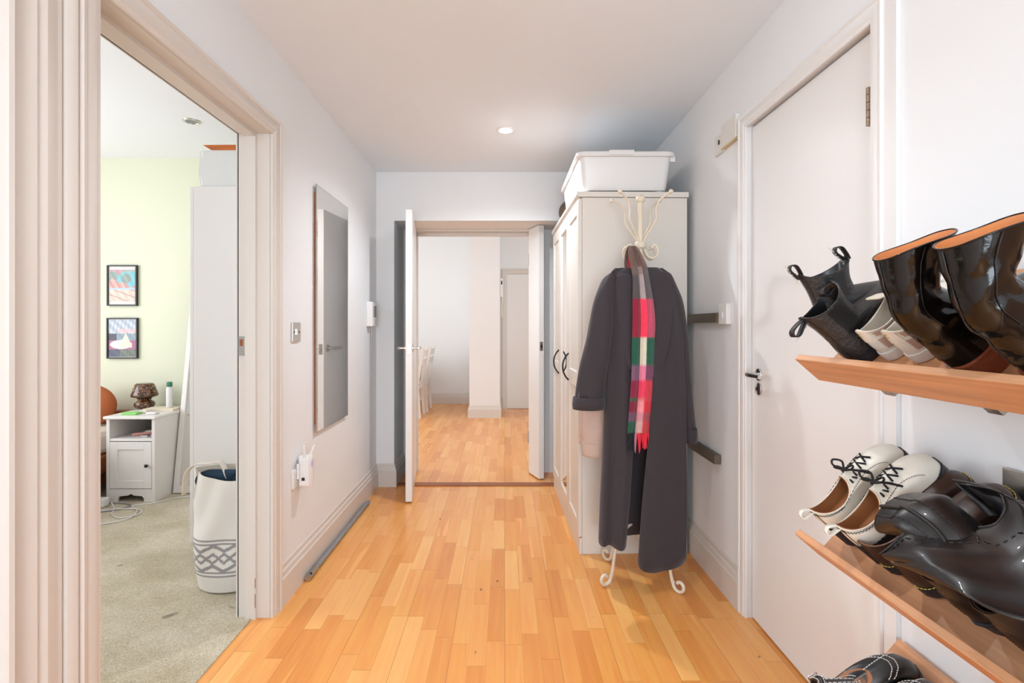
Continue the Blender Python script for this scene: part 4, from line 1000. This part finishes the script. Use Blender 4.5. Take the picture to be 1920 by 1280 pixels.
# laundry bag
BXc, BYc, BR, BH = -1.276, 2.52, .174, .515
M['bag'] = mat_attr('cream_canvas', .9, .25, 220)
lb = thing('laundry_bag', 'tall white canvas laundry bag with grey zigzag band', 'laundry bag', (BXc, BYc, 0))
rows = []; cols = []; NZ, NA = 130, 300; wh = srgb(228, 222, 214); gy = srgb(150, 146, 146); z0_ = .012
for i in range(NZ):
    v = i/(NZ-1); z = z0_+v*BH; row = []
    for j in range(NA):
        a = 2*math.pi*j/NA; fold = .010*math.sin(3*a+v*5)*min(1, v*2.5)+.006*math.sin(7*a-v*9)*v
        r = BR*(.93+.07*min(1, v*7))+fold-.005*math.exp(-((v-.62)/.12)**2)*(1+math.sin(2*a+1))+.008*math.exp(-((v-.35)/.2)**2)*math.sin(5*a)
        row.append((BXc+r*math.cos(a), BYc+r*math.sin(a), z+(.012*math.sin(2*a+.6) if v > .9 else 0)*(v-.9)*10))
        h = z; c = wh
        b0, b1 = .085, .250
        if b0 <= h <= b1:
            t = (h-b0)/(b1-b0); s = (a/(2*math.pi)*11) % 1; tri = abs(2*s-1)
            if t < .05 or t > .95 or .10 < t < .14 or .86 < t < .90: c = gy
            else:
                for cc, sg in ((.24, 1), (.76, 1)):
                    if abs(t-(cc+(.075 if sg > 0 else -.075)*(2*tri-1))) < .048: c = gy
                for sg in (1, -1):
                    if abs(t-(.5+sg*.12*(2*tri-1))) < .045: c = gy
        cols.append(c)
    rows.append(row)
MB().grid(rows, True, True).build('bag_body', M['bag'], lb, smooth=180, colors=cols+[] )
m = MB(); inn = [[(BXc+(x-BXc)*.97, BYc+(y-BYc)*.97, z) for x, y, z in rows[-1]], [(BXc+(x-BXc)*.93, BYc+(y-BYc)*.93, z-.09) for x, y, z in rows[-1]]]
m.grid([rows[-1]]+inn, True); m.build('bag_lining', M['fabric_white'], lb, smooth=60)
for a0, dx, dy in ((.0, -.14, -.10), (.0, -.02, .13)):
    c = Vector((BXc+dx, BYc+dy, BH-.03)); p = cr([c+Vector((-.05, 0, -.05)), c+Vector((-.035, 0, .06)), c+Vector((.03, .02, .085)), c+Vector((.10, .03, .085)), c+Vector((.14, .02, .02))], 20)
    m = MB(); m.grid([[q+Vector((0, s, .004*math.sin(i))) for s in (-.02, -.007, .007, .02)] for i, q in enumerate(p)]); m.build('handle', M['fabric_white'], lb, smooth=60, solid=.004)
cl = MB(); 
for k in range(4):
    sp_ = [(BXc-.06+.0*t, 0, 0) for t in range(2)]
path = []
prof = []
for j in range(60):
    t = j/59*4.2*math.pi; r = .018+.0042*t; prof.append((r*math.cos(t), r*math.sin(t)))
cl.grid([[(BXc-.080+x*1.1+.16*q, BYc-.075+x*.4, BH-.018+z*.85) for x, z in prof] for q in (0, .33, .66, 1)])
o = cl.build('folded_clothes', M['blue'], smooth=60, solid=.004); tag(o, 'rolled navy blue cloth in the top of the laundry bag', 'clothes')
# bedside table
nt_ = thing('bedside_table', 'white bedside table with open shelf and panelled door', 'bedside table', (-2.56, 3.61, 0))
X0, X1, Y0, Y1, ZTT = -2.725, -2.392, 3.612, 4.105, .590
m = MB(); m.box(X0, Y0, 0, X0+.022, Y1, ZTT-.02).box(X1-.022, Y0, 0, X1, Y1, ZTT-.02).box(X0+.022, Y0+.004, .418, X1-.022, Y1, .436).box(X0+.022, Y1-.008, .08, X1-.022, Y1, ZTT-.02).box(X0+.022, Y0+.02, .09, X1-.022, Y1, .105)
m.build('carcass', M['white'], nt_, bevel=.0015)
MB().box(X0-.014, Y0-.014, ZTT-.02, X1+.008, Y1+.002, ZTT).build('top', M['white'], nt_, bevel=.005)
m = MB(); poly = [(X0+.022, 0), (X0+.022, .092), (X1-.022, .092), (X1-.022, 0), (X1-.075, 0), (X1-.078, .028), (X1-.09, .042), (X1-.135, .046), (X1-.15, .048), (-2.558, .060), (X0+.15, .048), (X0+.135, .046), (X0+.09, .042), (X0+.078, .028), (X0+.075, 0)]
m.prism(poly, 'y', Y0+.002, Y0+.018); m.build('plinth', M['white'], nt_, bevel=.001)
dr = MB(); a0, a1, c0, c1 = X0+.024, X1-.024, .096, .413; f_ = .052
for q in ((a0, c0, a0+f_, c1), (a1-f_, c0, a1, c1), (a0+f_, c0, a1-f_, c0+f_), (a0+f_, c1-f_, a1-f_, c1)): dr.box(q[0], Y0-.001, q[1], q[2], Y0+.017, q[3])
dd = dr.build('cupboard_door', M['white'], nt_, bevel=.0015)
MB().box(a0+f_-.001, Y0+.006, c0+f_-.001, a1-f_+.001, Y0+.014, c1-f_+.001).build('door_panel', M['white'], dd)
MB().lathe([(.004, -.0), (.005, -.012), (.011, -.016), (.012, -.022), (.006, -.026)], (a1-.024, Y0, .255), 16, 'y').build('knob', M['black'], dd, smooth=60)
# things on it
tl = thing('table_lamp', 'small brown tortoiseshell glass mushroom lamp on the bedside table', 'lamp', (-2.72, 3.98, ZTT))
lx, ly = -2.703, 3.965
MB().lathe([(.045, ZTT), (.062, ZTT+.012), (.070, ZTT+.030), (.066, ZTT+.048), (.045, ZTT+.062), (.040, ZTT+.068), (.048, ZTT+.074), (.052, ZTT+.080), (.03, ZTT+.083)], (lx, ly, 0), 32).build('base', M['tortoise'], tl, smooth=70)
MB().lathe([(.03, ZTT+.084), (.060, ZTT+.084), (.088, ZTT+.092), (.090, ZTT+.104), (.078, ZTT+.140), (.064, ZTT+.180), (.054, ZTT+.190), (.030, ZTT+.190)], (lx, ly, 0), 32).build('lamp_shade', M['tortoise'], tl, smooth=70)
bo = thing('bottle', 'white slim bottle with green cap at the back of the bedside table', 'bottle', (-2.50, 4.03, ZTT+.018))
MB().lathe([(.020, ZTT+.0185), (.022, ZTT+.022), (.022, ZTT+.155), (.018, ZTT+.165), (.018, ZTT+.17)], (-2.475, 3.90, 0), 20).build('body', M['plastic'], bo, smooth=60)
MB().lathe([(.018, ZTT+.171), (.019, ZTT+.173), (.018, ZTT+.205), (.010, ZTT+.207)], (-2.475, 3.90, 0), 20).build('cap', M['greencap'], bo, smooth=60)
o = MB().box(-2.62, 3.82, ZTT+.0005, -2.40, 3.96, ZTT+.018).build('book', mat('cream_paper', srgb(226, 214, 190), .7), bevel=.002); tag(o, 'cream notebook lying under the bottle on the bedside table', 'book')
o = MB().box(-2.660, 3.66, ZTT+.0005, -2.555, 3.72, ZTT+.016).build('packet', M['lime'], bevel=.003); tag(o, 'lime green flat packet on the front of the bedside table', 'packet')
o = MB().box(-2.505, 3.68, ZTT+.0005, -2.435, 3.73, ZTT+.016).build('charger_case', M['plastic'], bevel=.006); tag(o, 'small white rounded case on the front of the bedside table', 'case')
o = MB().box(-2.585, 3.73, ZTT+.0005, -2.530, 3.80, ZTT+.022).build('tissue', M['fabric_white'], bevel=.006); tag(o, 'crumpled white wrapper behind the green packet', 'wrapper')
# on the shelf
o = MB().tube([(-2.61, 3.70, .4475), (-2.50, 3.76, .4475)], .010, 12).build('brush', M['pink'], smooth=60); tag(o, 'pink tube lying on the open shelf of the bedside table', 'tube')
cp = thing('cap', 'black and white cap folded on the open shelf of the bedside table', 'cap', (-2.47, 3.80, .437))
m = MB(); m.sphere((-2.475, 3.82, .478), .05, 18, 10, (1.15, .9, .62)); m.build('crown', M['black'], cp, smooth=180)
m = MB(); m.grid([[(-2.545+.02*k, 3.76-.02*math.sin(j*.6), .4475+.014*(2-abs(k-1.5))*.3+.004*j*0) for k in range(4)] for j in range(6)] if 0 else [[(-2.56+.035*k, 3.735+.012*j, .452+.008*math.sin(k*1.2)+.003*j) for k in range(5)] for j in range(4)]); m.build('brim', M['fabric_white'], cp, smooth=60, solid=.004)
for k, (x, y) in enumerate(((-2.50, 3.68), (-2.445, 3.70))):
    o = MB().box(x-.028, y-.016, .4365, x+.024, y+.016, .447).build('pill_packet', [M['steel'], M['lilac']][k], bevel=.002); tag(o, ['silver blister pack on the open shelf of the bedside table', 'lilac packet at the right of the open bedside shelf'][k], 'packet')
# pictures
M['art'] = mat_attr('print_paint', .5, .05, 50)
def picture(x0, z0, x1, z1, fn, label, mount):
    t = thing('framed_picture', label, 'picture', ((x0+x1)/2, YG, (z0+z1)/2), group='small black-framed prints')
    m = MB(); fw = .010
    for q in ((x0, z0, x0+fw, z1), (x1-fw, z0, x1, z1), (x0+fw, z0, x1-fw, z0+fw), (x0+fw, z1-fw, x1-fw, z1)): m.box(q[0], YG-.022, q[1], q[2], YG-.002, q[3])
    m.build('frame', M['black'], t, bevel=.001)
    MB().box(x0+fw, YG-.012, z0+fw, x1-fw, YG-.004, z1-fw).build('mount', M['offwhite'], t)
    a0, a1, c0, c1 = x0+fw+mount[0], x1-fw-mount[0], z0+fw+mount[1], z1-fw-mount[1]; n, k = 60, 90; rows = []; cols = []
    for i in range(k):
        row = []
        for j in range(n):
            u, v = j/(n-1), i/(k-1); row.append((a0+(a1-a0)*u, YG-.0135, c0+(c1-c0)*v)); cols.append(srgb(*fn(u, v)))
        rows.append(row)
    MB().grid(rows).build('print', M['art'], t, colors=cols)
def art1(u, v):
    n = 10*math.sin(u*23+v*17)+6*math.sin(u*51-v*33)
    m1 = .58+.10*math.sin(u*5+.6)+.05*math.sin(u*13)
    if v > m1:
        for cx, cy, r in ((.15, .80, .20), (.66, .72, .20), (.25, 1.02, .28)):
            if (u-cx)**2+((v-cy)*1.3)**2 < r*r: return (150+n, 164+n, 156+n) if cx != .25 else (206+n, 160+n, 166+n)
        return (128+n, 196+n*.5, 206) if v < .92 else (170+n, 180, 176)
    if v > .42: return (224+n, 176+n, 164+n) if n > 0 else (206, 150, 146)
    if v > .36: return (186, 208, 232)
    return (226+n, 206+n, 190+n) if (v+u*.3) % .2 > .03 else (190, 150, 140)
def art2(u, v):
    n = 8*math.sin(u*19+v*27)+5*math.sin(u*47-v*13)
    if abs(u-.62) < (.62-v)*.62+.02 and .25 < v < .62: return (232, 232, 208)
    if ((u-.45)/.40)**2+((v-.33)/.12)**2 < 1: return (238+n*.5, 230, 228)
    if v > .62: return (236, 196+n, 200+n) if abs(v-.70) < .05 and u > .35 else (190+n*2, 198+n*2, 210+n*2)
    if v > .44: return (150+n, 166+n, 176) if u > .3 else (88, 88, 100)
    if v > .20: return (176+n, 110, 140)
    return (96+n, 98+n, 118) if u < .4 else (120+n, 128+n, 118)
picture(-3.090, 1.365, -2.857, 1.682, art1, 'upper black-framed print of pink hills and teal sky on the green wall', (.006, .026))
picture(-3.092, .955, -2.853, 1.272, art2, 'lower black-framed print with a white cone over a dark shore', (.002, .004))
# leaning mirror
lm = thing('leaning_mirror', 'white-framed full-length mirror leaning against the green wall', 'mirror', (-2.10, 3.79, 0))
TL = math.atan2(.27, 1.75)
def lean(p): x, u, d = p; return (x, 3.79+u*math.sin(TL)-d*math.cos(TL)*1.0+.022, .0055+u*math.cos(TL)+d*math.sin(TL))
def lbox(x0, u0, d0, x1, u1, d1):
    m = MB(); m.box(x0, u0, d0, x1, u1, d1); m.v = [lean(p) for p in m.v]; return m
m = MB(); 
for q in ((-2.380, 0, 0, -2.345, 1.72, .028), (-1.815, 0, 0, -1.75, 1.72, .028), (-2.345, 0, 0, -1.815, .05, .028), (-2.345, 1.665, 0, -1.815, 1.72, .028)):
    b_ = lbox(*q); m.add(b_.v, b_.f)
m.build('frame', M['white'], lm, bevel=.003)
lbox(-2.347, .048, .006, -1.813, 1.667, .014).build('mirror_panel', M['mirror'], lm)
# bed
bd = thing('bed', 'edge of a brown wooden bed beside the bedside table', 'bed', (-3.3, 3.2, 0))
MB().box(-3.9, 4.03, 0, -2.775, 4.11, .56).build('headboard', M['brownwood'], bd, bevel=.01)
MB().box(-3.9, 2.0, .18, -2.80, 4.03, .30).build('bed_frame', M['brownwood'], bd, bevel=.01)
m = MB()
for x in (-3.88, -2.87):
    for y in (2.02, 3.90): m.box(x, y, 0, x+.06, y+.06, .18)
m.build('bed_feet', M['brownwood'], bd)
MB().box(-3.87, 2.02, .30, -2.83, 4.02, .47).build('mattress', M['fabric_white'], bd, bevel=.04)
m = MB(); m.sphere((-3.06, 3.90, .625), .2, 24, 14, (.95, .42, .75)); 
o = m.build('cushion', M['orange'], smooth=180); tag(o, 'rust-coloured velvet cushion at the head of the bed', 'cushion')
# cables and plug on the carpet
cb = thing('charging_cable', 'white charging cable coiled on the bedroom carpet', 'cable', (-2.6, 3.4, .005))
V = Vector
pts = cr([(-2.62, 3.52, .03), (-2.56, 3.46, .0085), (-2.50, 3.36, .0085), (-2.40, 3.30, .0085), (-2.33, 3.37, .0085), (-2.40, 3.46, .0085), (-2.55, 3.44, .013), (-2.68, 3.36, .0085), (-2.60, 3.22, .0085), (-2.45, 3.19, .0085), (-2.34, 3.28, .013), (-2.38, 3.42, .0125), (-2.48, 3.52, .0085), (-2.38, 3.575, .0085), (-2.30, 3.68, .0085), (-2.2, 3.72, .0085)], 150)
MB().tube(pts, .0035, 8).build('cord', M['plastic'], cb, smooth=60)
c2 = thing('extension_lead', 'dark grey lead on the carpet beside the white plug', 'cable', (-2.7, 3.4, .005))
MB().tube(cr([(-2.72, 3.36, .0085), (-2.62, 3.40, .0085), (-2.53, 3.45, .0085), (-2.50, 3.53, .0085), (-2.58, 3.57, .0085), (-2.70, 3.575, .0085)], 40), .0042, 8).build('cord', M['grey'], c2, smooth=60)
o = MB().box(-2.735, 3.49, .0045, -2.655, 3.55, .062).build('plug_adapter', M['plastic'], bevel=.008); tag(o, 'white plug adapter standing on the carpet by the bedside table', 'plug')

# ------------------------------------------------------------ far room
def chair(x, y, rz, label, first=None):
    if first:
        r = first.copy(); COL.objects.link(r)
        for ch in list(first.children):
            c = ch.copy(); COL.objects.link(c); c.parent = r
    else:
        r = thing('dining_chair', label, 'chair', (0, 0, 0), group='white wooden dining chairs')
        W_, D_ = .20, .20; cm = M['white']
        MB().box(-D_, -W_, .425, D_, W_, .455).build('seat', cm, r, bevel=.006)
        for s in (1, -1):
            m = MB(); m.prism([(-D_+.0, 0), (-D_+.036, 0), (-D_+.036, .425), (-D_, .425)], 'y', s*(W_-.02)-.018, s*(W_-.02)+.018); m.build('leg', cm, r, bevel=.002)
            m = MB(); m.prism([(D_+.045, 0), (D_+.010, 0), (D_-.030, .44), (D_+.055, .93), (D_+.090, .93), (D_+.012, .44)], 'y', s*(W_-.01)-.016, s*(W_-.01)+.016); m.build('back_post', cm, r, bevel=.002)
        m = MB()
        for z in (.86, .74): 
            d = (z-.44)/.49*.085; m.box(D_-.02+d, -W_+.015, z-.05, D_+.002+d, W_-.015, z+.03)
        m.build('back_rail', cm, r, bevel=.002)
        m = MB(); m.box(-D_+.02, -W_+.01, .20, D_+.02, -W_+.028, .23).box(-D_+.02, W_-.028, .20, D_+.02, W_-.01, .23).box(-D_+.01, -W_+.02, .375, D_, W_-.02, .425)
        m.build('stretcher', cm, r)
        m = MB(); m.grid([rrect(-.18, -.18, .17, .18, .03, .4555), rrect(-.185, -.185, .175, .185, .03, .475), rrect(-.165, -.165, .155, .165, .03, .488)], True, True, True); m.build('seat_cushion', M['grey'], r, smooth=50)
    r.location = (x, y, 0); r.rotation_euler = (0, 0, rz); r['label'] = label
    return r
c0 = chair(-1.34, 7.12, 0, 'white wooden dining chair nearest the doorway in the room beyond')
chair(-1.32, 7.66, 0, 'white wooden dining chair behind the first, closer to the far wall', c0)
tb = thing('dining_table', 'grey-topped white dining table partly hidden by the open door', 'table', (-1.85, 7.35, 0))
MB().box(-2.30, 6.80, .73, -1.44, 8.05, .765).build('table_top', mat('pale_grey_top', srgb(190, 186, 180), .5), tb, bevel=.004)
MB().box(-2.24, 6.86, .64, -1.50, 7.99, .729).build('apron', mat('grey_apron', srgb(170, 166, 160), .5), tb)
for x in (-2.24, -1.56):
    for y in (6.86, 7.93): MB().box(x, y, 0, x+.06, y+.06, .64).build('leg', M['white'], tb)
ph = thing('wall_handset', 'small white device with dark display and hanging strap on the side of the pier', 'handset', (-.06, 7.3, 1.8))
MB().box(-.0625, 7.20, 1.61, -.020, 7.27, 1.865).build('case', M['plastic'], ph, bevel=.006)
MB().box(-.048, 7.198, 1.78, -.030, 7.2005, 1.83).build('display', M['black'], ph)
MB().tube(cr([(-.040, 7.205, 1.62), (-.030, 7.20, 1.60), (-.028, 7.20, 1.55), (-.040, 7.205, 1.52)], 14), .006, 8).build('strap', M['plastic'], ph, smooth=60)
MB().tube([(-.040, 7.205, 1.53), (-.034, 7.205, 1.33)], .006, 8).build('cord', M['offwhite'], ph, smooth=60)
